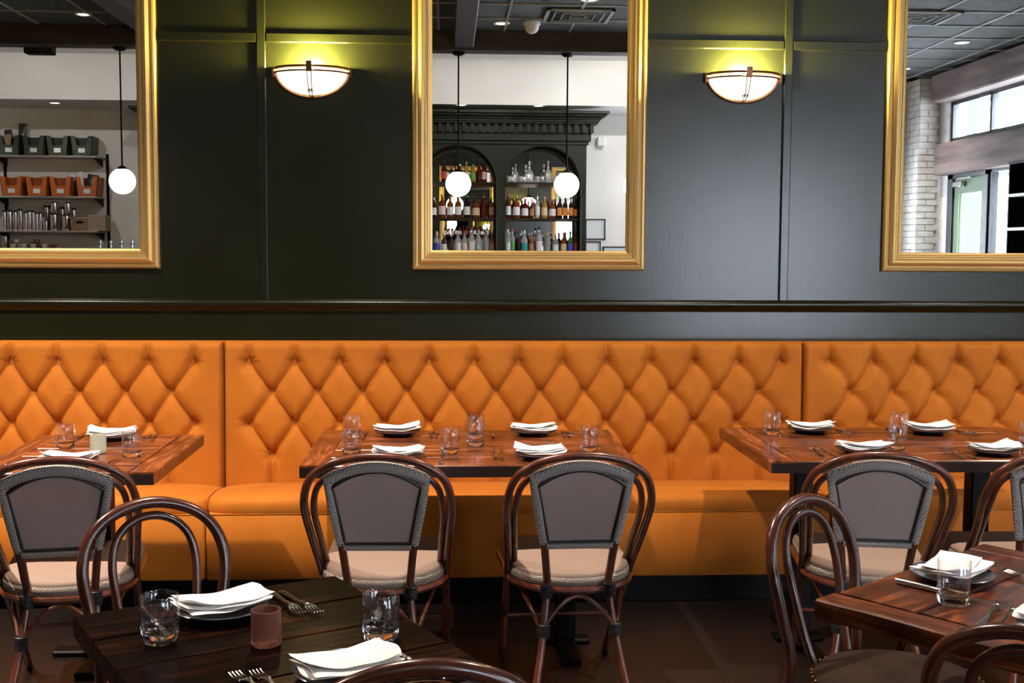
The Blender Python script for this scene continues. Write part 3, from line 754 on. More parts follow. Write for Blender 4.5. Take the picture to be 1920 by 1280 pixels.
# ------------------------------------------------------------------ tableware
ZT = .7505
def plate_mesh():
    p = [(.001, .004), (.045, .004), (.05, 0), (.054, 0), (.060, .005), (.080, .013), (.0895, .0165), (.090, .0180), (.0885, .0190), (.080, .0160), (.060, .009), (.048, .0075), (.001, .0075)]
    return MB().lathe(p, 40, closed=False).mesh('plate', PLATE)
PLM = plate_mesh()
def napkin_mesh(seed, w=.172, d=.104):
    """napkin folded in three, lying over the plate: ends held up by the rim"""
    rg = random.Random(seed); mb = MB()
    for layer in range(3):
        nx, ny = 20, 10; th = .0046; v = []; f = []
        ang = R(rg.uniform(-4, 4)) * (layer > 0); ox, oy = rg.uniform(-.004, .004) * layer, rg.uniform(-.003, .003) * layer
        ph = rg.uniform(0, 6); cx_, cy_ = rg.choice((-1, 1)), rg.choice((-1, 1)); sh = rg.uniform(-.03, .03)
        ww = w * (1 - .02 * layer); dd = d * (1 - .05 * layer)
        def H(x, y):
            u = abs(x) / (w / 2)
            return .0206 + .010 * u * u + .0012 * math.sin(x * 70 + ph + y * 30) + .0010 * math.sin(y * 60 + ph) + layer * .0056
        for side in (1, 0):
            for j in range(ny + 1):
                for i in range(nx + 1):
                    a = -1 + 2 * i / nx; b = -1 + 2 * j / ny
                    x = a * ww / 2; y = b * dd / 2 + sh * a * .35
                    x += .004 * math.sin(b * 3 + ph)
                    x2 = x * math.cos(ang) - y * math.sin(ang) + ox; y2 = x * math.sin(ang) + y * math.cos(ang) + oy
                    e = max(abs(a), abs(b)); rnd_ = th * .5 * math.sqrt(max(0, 1 - max(0, (e - .93) / .07) ** 2)) if e > .93 else th * .5
                    lift = .012 * max(0, (a * cx_ + b * cy_ - 1.2)) * (layer == 2)
                    z = H(x, y) + lift + (rnd_ if side else -rnd_)
                    v.append((x2, y2, z))
        W = nx + 1; O = W * (ny + 1)
        for j in range(ny):
            for i in range(nx):
                q = (j * W + i, j * W + i + 1, (j + 1) * W + i + 1, (j + 1) * W + i); f += [q, tuple(k + O for k in q[::-1])]
        per = [(i, i + 1) for i in range(nx)] + [(ny * W + i + 1, ny * W + i) for i in range(nx)] + [(j * W + nx, (j + 1) * W + nx) for j in range(ny)] + [((j + 1) * W, j * W) for j in range(ny)]
        for a, b in per: f.append((b, a, a + O, b + O))
        mb.addm(v, f)
    return mb.mesh('napkin', NAPKIN, True, 70)
def fork_mesh():
    mb = MB()
    # handle with flared end, neck, bowl and four tines; lies along +y, tips at +y
    P = [(0, -.095, .003), (0, -.085, .0045), (0, -.04, .006), (0, 0, .0075), (0, .03, .012), (0, .045, .0115)]
    wd = [.0035, .0085, .0055, .0035, .0035, .007]
    pts = spline(P, 4); ws = np.interp(np.linspace(0, 5, len(pts)), range(6), wd)
    v = []; f = []
    for p, w_ in zip(pts, ws):
        v += [(-w_, p.y, p.z), (0, p.y, p.z + .0016), (w_, p.y, p.z), (0, p.y, p.z - .0012)]
    for i in range(len(pts) - 1):
        for k in range(4): f.append((i * 4 + k, i * 4 + (k + 1) % 4, (i + 1) * 4 + (k + 1) % 4, (i + 1) * 4 + k))
    f += [(0, 1, 2, 3), tuple((len(pts) - 1) * 4 + k for k in (3, 2, 1, 0))]
    mb.addm(v, f)
    mb.addm([(-.007, .044, .0122), (.007, .044, .0122), (.0115, .056, .0098), (-.0115, .056, .0098), (-.007, .044, .0108), (.007, .044, .0108), (.0115, .056, .0082), (-.0115, .056, .0082)],
            [(0, 1, 2, 3), (7, 6, 5, 4), (0, 3, 7, 4), (1, 0, 4, 5), (2, 1, 5, 6), (3, 2, 6, 7)])
    for k in range(4):
        x = -.0096 + k * .0064
        mb.tube([(x, .055, .009), (x, .07, .0065), (x * .98, .083, .0062), (x * .96, .096, .0095)], [.0016, .0016, .0015, .0008], 6)
    return mb.mesh('fork', STEEL, True, 50)
def knife_mesh():
    mb = MB()
    mb.tube([(0, -.115, .006), (0, -.112, .006), (0, -.08, .006), (0, -.03, .006), (0, -.004, .006), (0, 0, .006), (0, .004, .006)], [.002, .0062, .0068, .0055, .0045, .0058, .004], 10)
    v = []; f = []
    st = [(0, .004, .005), (.02, .008, .006), (.06, .0095, .006), (.09, .008, .005), (.108, .001, .002)]
    for y, w_, t_ in st: v += [(-.003, y + .002, .0058), (-.003 + .0006, y + .002, .0072), (-.003 + w_ + .002, y + .002, .0062)]
    for i in range(len(st) - 1):
        for k in range(3): f.append((i * 3 + k, i * 3 + (k + 1) % 3, (i + 1) * 3 + (k + 1) % 3, (i + 1) * 3 + k))
    f += [(0, 1, 2), (12, 14, 13)]
    mb.addm(v, f); return mb.mesh('knife', STEEL, True, 50)
def tumbler_mesh(h=.088, r=.0335, name='tumbler'):
    def mod(i, a): return 1 + (.03 * math.cos(10 * a) if i in (1, 2) else 0)
    p = [(.001, .0015), (r * .80, .0), (r * .90, .004), (r * 1.02, .0195), (r * 1.06, .036), (r * 1.04, .06), (r * .99, h - .001), (r * .97, h), (r * .945, h - .001), (r * .985, .06), (r * .99, .036), (r * .94, .0205), (r * .7, .0165), (.001, .0115)]
    return two_slots(MB().lathe(p, 40, mod=mod, closed=False).mesh(name, GLASS, True, 60), THIN, .020)
def straight_tumbler_mesh(h=.09, r=.033):
    p = [(.001, .002), (r * .86, .0), (r * .95, .003), (r * .98, .02), (r * 1.0, .05), (r * 1.0, h - .001), (r * .98, h), (r * .955, h - .001), (r * .94, .05), (r * .93, .0205), (r * .75, .0165), (.001, .0155)]
    return two_slots(MB().lathe(p, 40, closed=False).mesh('tumbler', GLASS, True, 60), THIN, .0205)
def votive_mesh(mat):
    def mod(i, a): return 1 + (.035 * math.cos(18 * a) if 1 < i < 7 else 0)
    p = [(.001, .0), (.025, .0), (.0265, .004), (.0265, .014), (.0265, .026), (.0265, .038), (.0265, .05), (.0268, .058), (.0268, .064), (.0240, .064), (.0235, .03), (.0225, .009), (.001, .008)]
    return MB().lathe(p, 72, mod=mod, closed=False).mesh('votive_holder', mat, True, 60)
FKM, KNM, TBM, STM = fork_mesh(), knife_mesh(), tumbler_mesh(), straight_tumbler_mesh()
TBH = tumbler_mesh(.094, .0325)

def diner(ang):
    f = Vector((-math.sin(ang), math.cos(ang))); return f, Vector((f.y, -f.x))
def setting(x, y, ang, who, seed, forks=(-.125, -.150), knife=.125, fy=0.0, ky=0.0, nrot=0.0, fspread=2.0):
    """plate with folded napkin, forks at the diner's left, knife at the right; ang turns +y to the diner's view"""
    f, r = diner(ang)
    tag(obj('plate', PLM, None, loc=(x, y, ZT), rz=ang), 'dark slate plate %s' % who, 'plate', 'side plates')
    tag(obj('napkin', napkin_mesh(seed), None, loc=(x, y, ZT), rz=ang + nrot), 'white folded napkin %s' % who, 'napkin', 'folded white napkins')
    for i, fx in enumerate(forks):
        p = Vector((x, y)) + r * fx + f * (fy + .012 * i)
        tag(obj('fork', FKM, None, loc=(p.x, p.y, ZT), rz=ang + R(fspread * (1 if i else -1))), '%s steel fork %s' % ('inner' if i == 0 else 'outer', who), 'fork', 'forks')
    if knife is not None:
        p = Vector((x, y)) + r * knife + f * ky
        tag(obj('knife', KNM, None, loc=(p.x, p.y, ZT), rz=ang), 'steel knife %s' % who, 'knife', 'knives')
PI = math.pi
setting(-1.254, 4.43, PI + R(4), 'by the banquette on the far left table', 11)
setting(-1.243, 3.905, R(-3), 'on the chair side of the far left table', 12, forks=(-.12,), knife=.13)
setting(-.192, 4.505, PI, 'by the banquette, left half of the centre table', 13, forks=(-.13, -.15), ky=.02)
setting(-.168, 3.985, 0, 'on the chair side, left half of the centre table', 14, knife=.145)
setting(.332, 4.505, PI, 'by the banquette, right half of the centre table', 15, forks=(-.12, -.14), knife=.155, ky=-.01)
setting(.318, 3.985, 0, 'on the chair side, right half of the centre table', 16, forks=(-.13, -.155), fy=.05)
setting(1.435, 4.54, PI - R(3), 'by the banquette, left half of the right wall table', 17, forks=(-.125, -.145), knife=.12)
setting(1.898, 4.50, PI - R(3), 'by the banquette, right half of the right wall table', 18, forks=(-.135, -.155), knife=.13)
setting(1.470, 4.055, R(4), 'on the chair side, left half of the right wall table', 19, forks=(-.135, -.165), fspread=-4)
setting(1.935, 4.02, R(4), 'on the chair side, right half of the right wall table', 20, forks=(-.12, -.15), fspread=-4)
setting(-.441, 2.272, PI + AA, 'on the far side of the dark foreground table', 21, forks=(-.13, -.155), knife=.13, ky=.02, nrot=R(6))
setting(-.168, 1.925, R(33), 'on the near side of the dark foreground table', 22, forks=(-.125, -.150), knife=.12, nrot=R(-4))
setting(1.101, 2.458, PI + R(38), 'on the far side of the reddish foreground table', 23, forks=(-.135,), knife=.115, ky=.045, nrot=R(4))
setting(1.165, 2.10, R(-40), 'on the near side of the reddish foreground table', 24, forks=(-.112, -.142), knife=.13, fy=.01)

GL = [(-1.368, 4.247, TBM, 'water glass nearest the left end of the far left table'),
      (-1.079, 4.044, STM, 'straight water glass right of the candle holder on the far left table'),
      (-.360, 4.416, TBH, 'water glass at the left end of the centre table'),
      (.011, 4.081, TBH, 'water glass between the two left and two right napkins, left of the close pair'),
      (.106, 4.405, TBH, 'rear glass of the close pair in the middle of the centre table'),
      (.103, 4.236, TBH, 'front glass of the close pair in the middle of the centre table'),
      (.504, 4.112, TBH, 'water glass at the right end of the centre table'),
      (-.335, 4.08, TBM, 'water glass half hidden behind the left woven chair of the centre table'),
      (1.262, 4.470, TBH, 'water glass at the left end of the right wall table'),
      (1.752, 4.43, TBH, 'rear water glass in the middle of the right wall table'),
      (1.626, 4.125, TBH, 'front water glass in the middle of the right wall table'),
      (2.125, 4.15, TBH, 'water glass at the right end of the right wall table, at the picture edge'),
      (-.522, 2.118, TBM, 'tumbler with pebbled base at the left of the dark foreground table'),
      (-.122, 2.112, TBM, 'tumbler with pebbled base at the right of the dark foreground table'),
      (1.030, 2.292, STM, 'straight tumbler on the reddish foreground table, before the napkin')]
for x, y, me, lb in GL: tag(obj('tumbler', me, None, loc=(x, y, ZT), rz=x * 7), lb, 'glass', 'water glasses')
tag(obj('votive_holder', votive_mesh(GLASSP), None, loc=(-.327, 2.095, ZT)), 'ribbed pink-amber glass candle holder on the dark foreground table', 'candle holder')
tag(obj('votive_holder', votive_mesh(GLASSG), None, loc=(-1.217, 4.125, ZT)), 'ribbed frosted greenish candle holder on the far left table', 'candle holder')

# ------------------------------------------------------------------ ceiling fixtures
def downlight(x, y, lit, label, power=0.0, z=ZC - .002):
    t = thing('recessed_downlight', label, 'lamp', (x, y, z), 0, 'recessed downlights')
    obj('trim_ring', MB().lathe([(.05, .003), (.052, -.004), (.072, -.006), (.076, -.001), (.076, .004)], 28, closed=False), WHITEP, t)
    obj('lamp_face', MB().lathe([(.001, .0), (.05, .0), (.05, .003), (.001, .003)], 24, closed=False), LAMPD, t)
    if lit:
        l = bpy.data.lights.new('downlight_beam', 'SPOT'); l.energy = power or DOWN_POWER; l.color = BARW if y < 0 else WARM
        l.spot_size = R(125 if z > 3.55 else 112); l.spot_blend = .9; l.shadow_soft_size = .035
        o = bpy.data.objects.new('downlight_beam', l); COL.objects.link(o); o.location = (0, 0, -.015); o.parent = t
        if z > 3.55: o.rotation_euler = (R(-52), 0, 0)   # added bay lamps, turned to brighten the bar wall
downlight(-3.188, -.07, False, 'recessed downlight reflected in the leftmost mirror')
downlight(.482, -.18, False, 'recessed downlight left of the white camera, reflected in the middle mirror')
downlight(1.153, .88, False, 'recessed downlight at the top edge of the middle mirror')
downlight(5.0, -.78, False, 'larger recessed downlight reflected at the top of the rightmost mirror')
downlight(5.08, -2.45, True, 'recessed downlight by the corner, reflected at the left edge of the rightmost mirror', 110)
for i, x in enumerate((-2.5, -.5, 1.5, 3.4)):
    downlight(x, 3.42, True, 'recessed downlight over the dining tables, number %s from the left' % ('one two three four'.split()[i]), (680, 420, 240, 250)[i])
for i, x in enumerate((-4.6, -2.9, -1.2, .5, 2.3)):  # lamps added out of view to brighten the white wall and bar
    downlight(x, -.92, True, 'added unseen downlight in the pale bay over the bar, %s from the left' % ('first second third fourth fifth'.split()[i]), (42, 30, 32, 48, 150)[i], 3.578)
for x, y, pw, lb in ((-5.3, -3.0, 12, 'left'), (-4.4, -3.0, 12, 'right'), (2.2, -3.05, 12, 'far right')):
    downlight(x, y, True, 'recessed downlight under the white soffit, %s one over the plain wall' % lb, pw, 3.078)
for x, lb in ((-1.9, 'leftmost'), (.15, 'middle'), (1.02, 'rightmost')):
    downlight(x, -2.765 + .02, False, 'recessed downlight just above the green cornice, %s' % lb, 0, 3.078)
def vent(x, y, w, d, label, z=ZC, rz=0):
    t = thing('ceiling_vent', label, 'vent', (x, y, z - .003), rz)
    obj('vent_frame', MB().box(-w, w, -d, -d + .03, -.012, .0).box(-w, w, d - .03, d, -.012, 0).box(-w, -w + .03, -d, d, -.012, 0).box(w - .03, w, -d, d, -.012, 0), WHITEP if z > ZC + .05 else GRIDM, t, smooth=False)
    obj('vent_backing', MB().box(-w + .02, w - .02, -d + .02, d - .02, -.003, 0), BLACKM, t, smooth=False)
    nsl = 4
    for k in range(1, nsl):
        q = k / nsl
        obj('vent_slat', MB().box(-w * q, w * q, -d * q, -d * q + .012, -.011, -.003).box(-w * q, w * q, d * q - .012, d * q, -.011, -.003)
            .box(-w * q, -w * q + .012, -d * q, d * q, -.011, -.003).box(w * q - .012, w * q, -d * q, d * q, -.011, -.003), GRIDM, t, smooth=False)
    return t
vent(1.13, .22, .29, .29, 'square slatted ceiling vent reflected at the top of the middle mirror')
vent(4.08, .38, .29, .29, 'square ceiling vent reflected at the left edge of the rightmost mirror')
t = thing('ceiling_vent', 'white slatted grille in the pale ceiling, reflected between the pendants', 'vent', (.55, -1.45, 3.577))
obj('vent_frame', MB().box(-.22, .22, -.1, .1, -.012, -.004), WHITEP, t, smooth=False)
for k in range(9): obj('vent_slat', MB().box(-.19 + k * .047, -.17 + k * .047, -.085, .085, -.018, -.010), pr('vent_shadow', (.2, .2, .22), .6), t, smooth=False)  # grey bars on the plate colour in the shade between slats
t = thing('dome_camera', 'white dome security camera on the dark ceiling, reflected in the middle mirror', 'camera', (.748, -.06, ZC - .003))
obj('camera_base', MB().lathe([(.05, 0), (.075, -.004), (.078, -.03), (.07, -.036)], 24), WHITEP, t)
obj('camera_dome', MB().lathe([(.066, -.034), (.062, -.07), (.045, -.095), (.02, -.108), (.001, -.11)], 24, closed=False), WHITEP, t)
t = thing('ceiling_speaker', 'black box speaker under the dark beam, reflected in the leftmost mirror', 'speaker', (-3.83, -.83, 3.27))
obj('speaker_body', MB().box(-.13, .13, -.09, .045, -.0, .17, .01), BLACKM, t, smooth=False)
obj('speaker_grille', MB().box(-.11, .11, .045, .05, .01, .16, .002), pr('speaker_cloth', (.008, .008, .008), .9), t, smooth=False)

def pendant(x, y, zc, label):
    t = thing('globe_pendant', label, 'lamp', (x, y, 3.32), 0, 'globe pendants over the bar')
    h = 3.32 - zc
    obj('canopy', MB().lathe([(.001, -.032), (.04, -.03), (.06, -.015), (.062, 0)], 20, closed=False), BLACKM, t)
    obj('stem', MB().tube([(0, 0, -.02), (0, 0, -h + .11)], .008, 8), BLACKM, t)
    obj('globe_cap', MB().lathe([(.012, -h + .145), (.03, -h + .135), (.048, -h + .12), (.05, -h + .103)], 20), BLACKM, t)
    obj('globe', MB().ball((0, 0, -h), .121, 28, 18), BULB, t)
for i, (x, lb) in enumerate(((-3.045, 'glowing globe pendant reflected in the leftmost mirror'), (.1, 'left glowing globe pendant reflected in the middle mirror'),
               (1.135, 'right glowing globe pendant reflected in the middle mirror'), (1.805, 'globe pendant cut by the right edge of the middle mirror'))):
    pendant(x, -.68, 2.085, lb)

# ------------------------------------------------------------------ the bar opposite (seen in the mirrors)
YF = -2.9     # face of the back bar (towards the room)
BG = noisy(pr('green_bar_paint', (.02, .034, .014), .42, spec=.3), (.0050, .0098, .0036), (.0068, .0135, .0050), (3, 3, 3))
bar = thing('back_bar', 'dark green arched back bar with cornice, reflected in the middle mirror', 'bar cabinet', (0, 0, 0))
AC = [1.087 - .965 * k for k in range(5)]; HW = .43; ZS = 2.215; ZBASE = 1.40
x_end_r, x_end_l = 1.585, AC[-1] - HW - .07
face = MB()
ztopf = 2.98
def facebox(x0, x1, z0, z1): face.box(x0, x1, YF - .03, YF, z0, z1)
edges = sorted([x_end_r] + [a + HW for a in AC] + [a - HW for a in AC] + [x_end_l])
for a, b in zip(edges[0::2], edges[1::2]): facebox(a, b, ZBASE, ztopf)
for c in AC:
    A = np.linspace(math.pi, 0, 25)
    poly = [(c + HW * math.cos(a), ZS + HW * math.sin(a)) for a in A] + [(c + HW, ztopf), (c - HW, ztopf)]
    poly2 = poly
    face.extrude_y(poly2, YF - .03, YF)
obj('arcade_face', face, BG, bar, smooth=False)
for c in AC:
    rv = MB(); v = []; f = []
    prof = [(c - HW, ZBASE)] + [(c + HW * math.cos(a), ZS + HW * math.sin(a)) for a in np.linspace(math.pi, 0, 25)] + [(c + HW, ZBASE)]
    for (x, z) in prof:
        dx = (x - c) / HW * .008; dz = .008 if z > ZS else 0
        v += [(x, YF - .02, z), (x, YF - .42, z), (x + dx, YF - .42, z + dz), (x + dx, YF - .02, z + dz)]
    for i in range(len(prof) - 1):
        for k in range(4): f.append((i * 4 + k, i * 4 + (k + 1) % 4, (i + 1) * 4 + (k + 1) % 4, (i + 1) * 4 + k))
    obj('arch_lining', rv.addm(v, f), pr('matte_green_lining', (.008, .012, .006), .8, spec=.05), bar, angle=30)
    arc = [(c + (HW + .004) * math.cos(a), YF + .004, ZS + (HW + .004) * math.sin(a)) for a in np.linspace(math.pi, 0, 25)]
    obj('arch_moulding', MB().tube([(c - HW - .004, YF + .004, ZBASE)] + arc + [(c + HW + .004, YF + .004, ZBASE)], .008, 6), BG, bar)
    obj('mirror_panel', MB().box(c - HW, c + HW, YF - .44, YF - .43, ZBASE, 2.7), MIRROR, bar, smooth=False)
    for z in (2.235, 1.825):
        obj('shelf', MB().box(c - HW + .001, c + HW - .001, YF - .425, YF - .035, z - .018, z, .002), BG, bar, smooth=False)
co = [(YF - .1, 2.66), (YF + .02, 2.66), (YF + .025, 2.70), (YF + .05, 2.72), (YF + .06, 2.78), (YF + .06, 2.79), (YF + .10, 2.89), (YF + .13, 2.90), (YF + .15, 2.93), (YF + .24, 2.97), (YF + .27, 2.985), (YF + .27, 3.02), (YF - .1, 3.02)]
ex = lambda e: (x_end_l - e, x_end_r + e)
levels = [(2.66, 2.70, .02), (2.70, 2.78, .045), (2.78, 2.885, .05), (2.885, 2.905, .115), (2.905, 2.93, .13), (2.93, 2.95, .15), (2.95, 2.965, .175), (2.965, 2.985, .20), (2.985, 3.02, .225)]
for z0, z1, e in levels:
    a, b = ex(e); obj('cornice_step', MB().box(a, b, YF - .1, YF + e * 1.15, z0, z1, .004), BG, bar, smooth=False)
db = MB(); x = x_end_l
while x < x_end_r + .05: db.box(x, x + .038, YF + .05, YF + .115, 2.79, 2.882); x += .0905
o = obj('dentils', db, BG, bar, smooth=False); o['kind'] = 'stuff'
obj('side_panel', MB().box(x_end_r - .06, x_end_r - .002, YF - .46, YF - .03, ZBASE, 2.98).box(x_end_l + .002, x_end_l + .06, YF - .46, YF - .03, ZBASE, 2.98), BG, bar, smooth=False)
obj('top_panel', MB().box(x_end_l, x_end_r, YF - .46, YF - .03, 2.96, 2.98), BG, bar, smooth=False)
bk = MB().box(x_end_l - .02, x_end_r + .02, YF - .46, YF + .06, .95, ZBASE, .005); obj('bottle_ledge', bk, BG, bar, smooth=False)
cab = obj('base_cabinet', MB().box(x_end_l - .02, x_end_r + .02, YF - .46, YF + .12, .08, .94), BG, bar, smooth=False)
obj('worktop', MB().box(x_end_l - .04, x_end_r + .04, YF - .46, YF + .22, .94, .97, .005), BLACKM, bar, smooth=False)
obj('plinth', MB().box(x_end_l, x_end_r, YF - .44, YF + .06, 0, .081), BLACKM, bar, smooth=False)
LEDGE = ZBASE

def bottle_mat(kind, col):
    nm = 'bottle_' + kind
    if kind.startswith('clear'): return pr(nm, col, .06, Transmission_Weight=.75, IOR=1.3)
    return pr(nm, col, .08, Transmission_Weight=.25, IOR=1.4)
BM = {'amber': bottle_mat('amber', (.20, .045, .010)), 'dark': bottle_mat('dark', (.03, .014, .012)), 'clear': bottle_mat('clear', (.86, .90, .93)),
      'green': bottle_mat('green', (.05, .14, .03)), 'red': bottle_mat('red', (.12, .012, .010)), 'yellow': bottle_mat('yellow', (.40, .24, .04)), 'teal': bottle_mat('clear_blue', (.62, .74, .80))}
def lbm(n, c): return pr('paper_' + n, c, .7)
LB = {'white': lbm('white', (.72, .70, .68)), 'cream': lbm('cream', (.66, .48, .30)), 'blue': lbm('blue', (.04, .09, .42)), 'teal': lbm('teal', (.03, .30, .30)),
      'orange': lbm('orange', (.70, .27, .05)), 'red': lbm('red', (.5, .04, .03)), 'green': lbm('green', (.12, .33, .06)), 'copper': lbm('copper', (.40, .17, .07)), 'none': None, 'pink': lbm('pink', (.75, .55, .52))}
CP = {'black': pr('cap_black', (.015, .015, .015), .4), 'red': pr('cap_red', (.45, .02, .02), .4), 'silver': CHROME, 'green': pr('cap_green', (.03, .3, .05), .4), 'gold': pr('cap_gold', (.6, .4, .12), .3, .9), 'white': WHITEP, 'orange': pr('cap_orange', (.6, .12, .02), .4)}
MC = {}
def bottle(x, z, h, r, body, lab, cap, where, y=YF - .13):
    key = (round(h, 3), round(r, 3))
    if key not in MC:
        sh = h * .62
        MC[key] = dict(
            body=[(.001, .0), (r * .92, .0), (r, .006), (r, sh), (r * .86, sh + h * .055), (r * .42, sh + h * .13), (r * .34, sh + h * .17), (r * .34, h * .93), (.001, h * .93)],
            label=[(r * .99, h * .14), (r * 1.02, h * .14), (r * 1.02, h * .50), (r * .99, h * .50)],
            cap=[(.001, h * .90), (r * .40, h * .90), (r * .40, h * .995), (r * .34, h), (.001, h)])
    P = MC[key]
    NAMES = {'amber': 'amber', 'dark': 'dark', 'clear': 'clear', 'green': 'green', 'red': 'dark red', 'yellow': 'yellow', 'teal': 'pale blue'}
    lb = '%s bottle%s, %s' % (NAMES[body], '' if lab == 'none' else ' with %s label' % lab, where)
    t = thing('liquor_bottle', lb, 'bottle', (x, y, z), 0, 'bottles on the bar shelves')
    obj('bottle_body', MB().lathe(P['body'], 14, closed=False), BM[body], t, angle=50)
    if lab != 'none': obj('bottle_label', MB().lathe(P['label'], 14, closed=False), LB[lab], t)
    obj('bottle_cap', MB().lathe(P['cap'], 10, closed=False), CP[cap], t, angle=50)
def bx(px): return 13.63 * math.tan(math.atan((px - 960) / 2200) + R(3.15)) / 1.008
ORD = 'first second third fourth fifth sixth seventh eighth ninth tenth eleventh twelfth'.split()
ROWS = {
 ('left arch', 'middle shelf', 1.825): [(813, .25, .030, 'dark', 'white', 'silver'), (828.5, .29, .040, 'amber', 'pink', 'gold'), (843.5, .27, .037, 'amber', 'white', 'orange'), (858.5, .28, .037, 'amber', 'white', 'gold'),
    (875, .28, .037, 'dark', 'white', 'green'), (892, .25, .041, 'amber', 'cream', 'black'), (906.5, .28, .030, 'red', 'none', 'orange'), (921, .27, .030, 'amber', 'copper', 'gold')],
 ('right arch', 'middle shelf', 1.825): [(952.5, .30, .030, 'red', 'white', 'red'), (968, .28, .040, 'amber', 'white', 'gold'), (984, .25, .036, 'red', 'white', 'orange'), (997, .24, .024, 'red', 'copper', 'red'), (1007.5, .30, .026, 'clear', 'white', 'silver'), (1020.5, .27, .034, 'yellow', 'cream', 'gold'),
    (1035.5, .24, .038, 'amber', 'white', 'orange'), (1049, .27, .029, 'dark', 'orange', 'green'), (1059.5, .27, .028, 'dark', 'orange', 'black'), (1070, .27, .028, 'dark', 'orange', 'black'), (1079, .24, .020, 'dark', 'orange', 'black')],
 ('left arch', 'lowest ledge', LEDGE): [(818, .29, .036, 'clear', 'blue', 'gold'), (832, .27, .032, 'dark', 'white', 'silver'), (845.5, .26, .033, 'dark', 'none', 'white'), (858.5, .30, .033, 'clear', 'white', 'white'), (871, .30, .030, 'clear', 'pink', 'red'), (884, .34, .033, 'clear', 'white', 'red'),
    (897.5, .31, .034, 'clear', 'none', 'silver'), (911.5, .32, .036, 'clear', 'none', 'silver'), (925.5, .30, .028, 'amber', 'copper', 'gold')],
 ('right arch', 'lowest ledge', LEDGE): [(950, .32, .028, 'clear', 'white', 'white'), (961, .33, .026, 'clear', 'green', 'red'), (971.5, .30, .023, 'dark', 'none', 'black'), (983, .31, .037, 'clear', 'teal', 'silver'), (996.5, .29, .026, 'amber', 'copper', 'silver'), (1011, .35, .037, 'clear', 'white', 'black'),
    (1026.5, .29, .035, 'teal', 'none', 'gold'), (1042, .27, .036, 'teal', 'white', 'silver'), (1057, .29, .034, 'amber', 'cream', 'orange'), (1069.5, .30, .031, 'green', 'blue', 'black'), (1081, .31, .020, 'red', 'red', 'black')],
 ('left arch', 'top shelf', 2.235): [(832, .26, .030, 'dark', 'red', 'black'), (846, .20, .026, 'dark', 'none', 'red'), (862, .22, .026, 'dark', 'none', 'white'), (874, .25, .027, 'yellow', 'cream', 'gold'), (886.5, .22, .032, 'yellow', 'green', 'green'), (898, .24, .024, 'red', 'none', 'black'), (907.5, .26, .029, 'red', 'pink', 'black')],
}
for (arch, shelf, z), lst in ROWS.items():
    for i, (px, h, r, b, l, c) in enumerate(lst):
        c_ = AC[0] if arch[0] == 'r' else AC[1]
        bottle(min(max(bx(px), c_ - HW + r + .012), c_ + HW - r - .012), z + .0005, h * .93, r, b, l, c, '%s from left, %s, %s' % (ORD[i], shelf, arch))
# cut-glass decanters and small glasses on the top shelf of the right arch
CUT = pr('cut_crystal', (.95, .93, .96), .08, Transmission_Weight=.8, IOR=1.45)
def decanter(px, h, r, lb, y=YF - .14):
    t = thing('glass_decanter', lb, 'decanter', (bx(px), y, 2.2355), 0, 'decanters on the top bar shelf')
    def mod(i, a): return 1 + (.07 * math.cos(9 * a) if 0 < i < 5 else 0)
    obj('decanter_body', MB().lathe([(.001, 0), (r * .9, 0), (r, .02), (r, h * .35), (r * .75, h * .5), (r * .28, h * .62), (r * .24, h * .8), (r * .36, h * .86), (.001, h * .86)], 36, mod=mod, closed=False), CUT, t, angle=50)
    obj('stopper', MB().ball((0, 0, h * .93), r * .36, 10, 8), CUT, t)
decanter(966, .22, .036, 'tall cut-glass decanter at the left on the top shelf of the right arch')
decanter(992, .25, .05, 'wide cut-glass decanter in the middle of the top shelf of the right arch')
decanter(1027, .26, .042, 'cut-glass decanter just left of the right globe on the top shelf')
for i, px in enumerate((953, 976, 1007, 1040, 1055)):
    tag(obj('small_glass', MB().lathe([(.001, 0), (.02, 0), (.024, .01), (.028, .07), (.026, .07), (.021, .012), (.001, .01)], 16, closed=False), CUT, loc=(bx(px), YF - .11, 2.2355)),
        'small stemless glass, %s from the left on the top shelf of the right arch' % ORD[i], 'glass', 'small glasses on the top bar shelf')

# white wall right of the back bar: picture frames and a small white box
FB = pr('thin_black_frame', (.03, .03, .035), .4); MAT_ = pr('picture_mat', (.72, .75, .78), .5)
def pic(x0, x1, z0, z1, lb, dark=False):
    t = thing('picture_frame', lb, 'picture', ((x0 + x1) / 2, YB, (z0 + z1) / 2))
    a, b = (x1 - x0) / 2, (z1 - z0) / 2; w = .014
    obj('frame', MB().box(-a, a, .002, .022, b - w, b).box(-a, a, .002, .022, -b, -b + w).box(-a, -a + w, .002, .022, -b, b).box(a - w, a, .002, .022, -b, b), FB, t, smooth=False)
    obj('picture_sheet', MB().box(-a + w / 2, a - w / 2, .001, .010, -b + w / 2, b - w / 2), MAT_, t, smooth=False)
pic(1.66, 1.905, 1.59, 1.84, 'upper thin black picture frame right of the back bar')
pic(1.66, 1.85, 1.36, 1.57, 'lower left thin black picture frame, right of the back bar')
pic(1.875, 2.22, 1.22, 1.51, 'lower right thin black picture frame at the mirror bottom edge')
t = thing('wall_speaker', 'small white box on the white wall right of the cornice', 'speaker', (1.83, YB, 2.70))
obj('speaker_body', MB().box(-.045, .045, .03, .12, 0, .12, .01), WHITEP, t, smooth=False)
obj('wall_bracket', MB().box(-.015, .015, .0, .04, .03, .09), WHITEP, t, smooth=False)

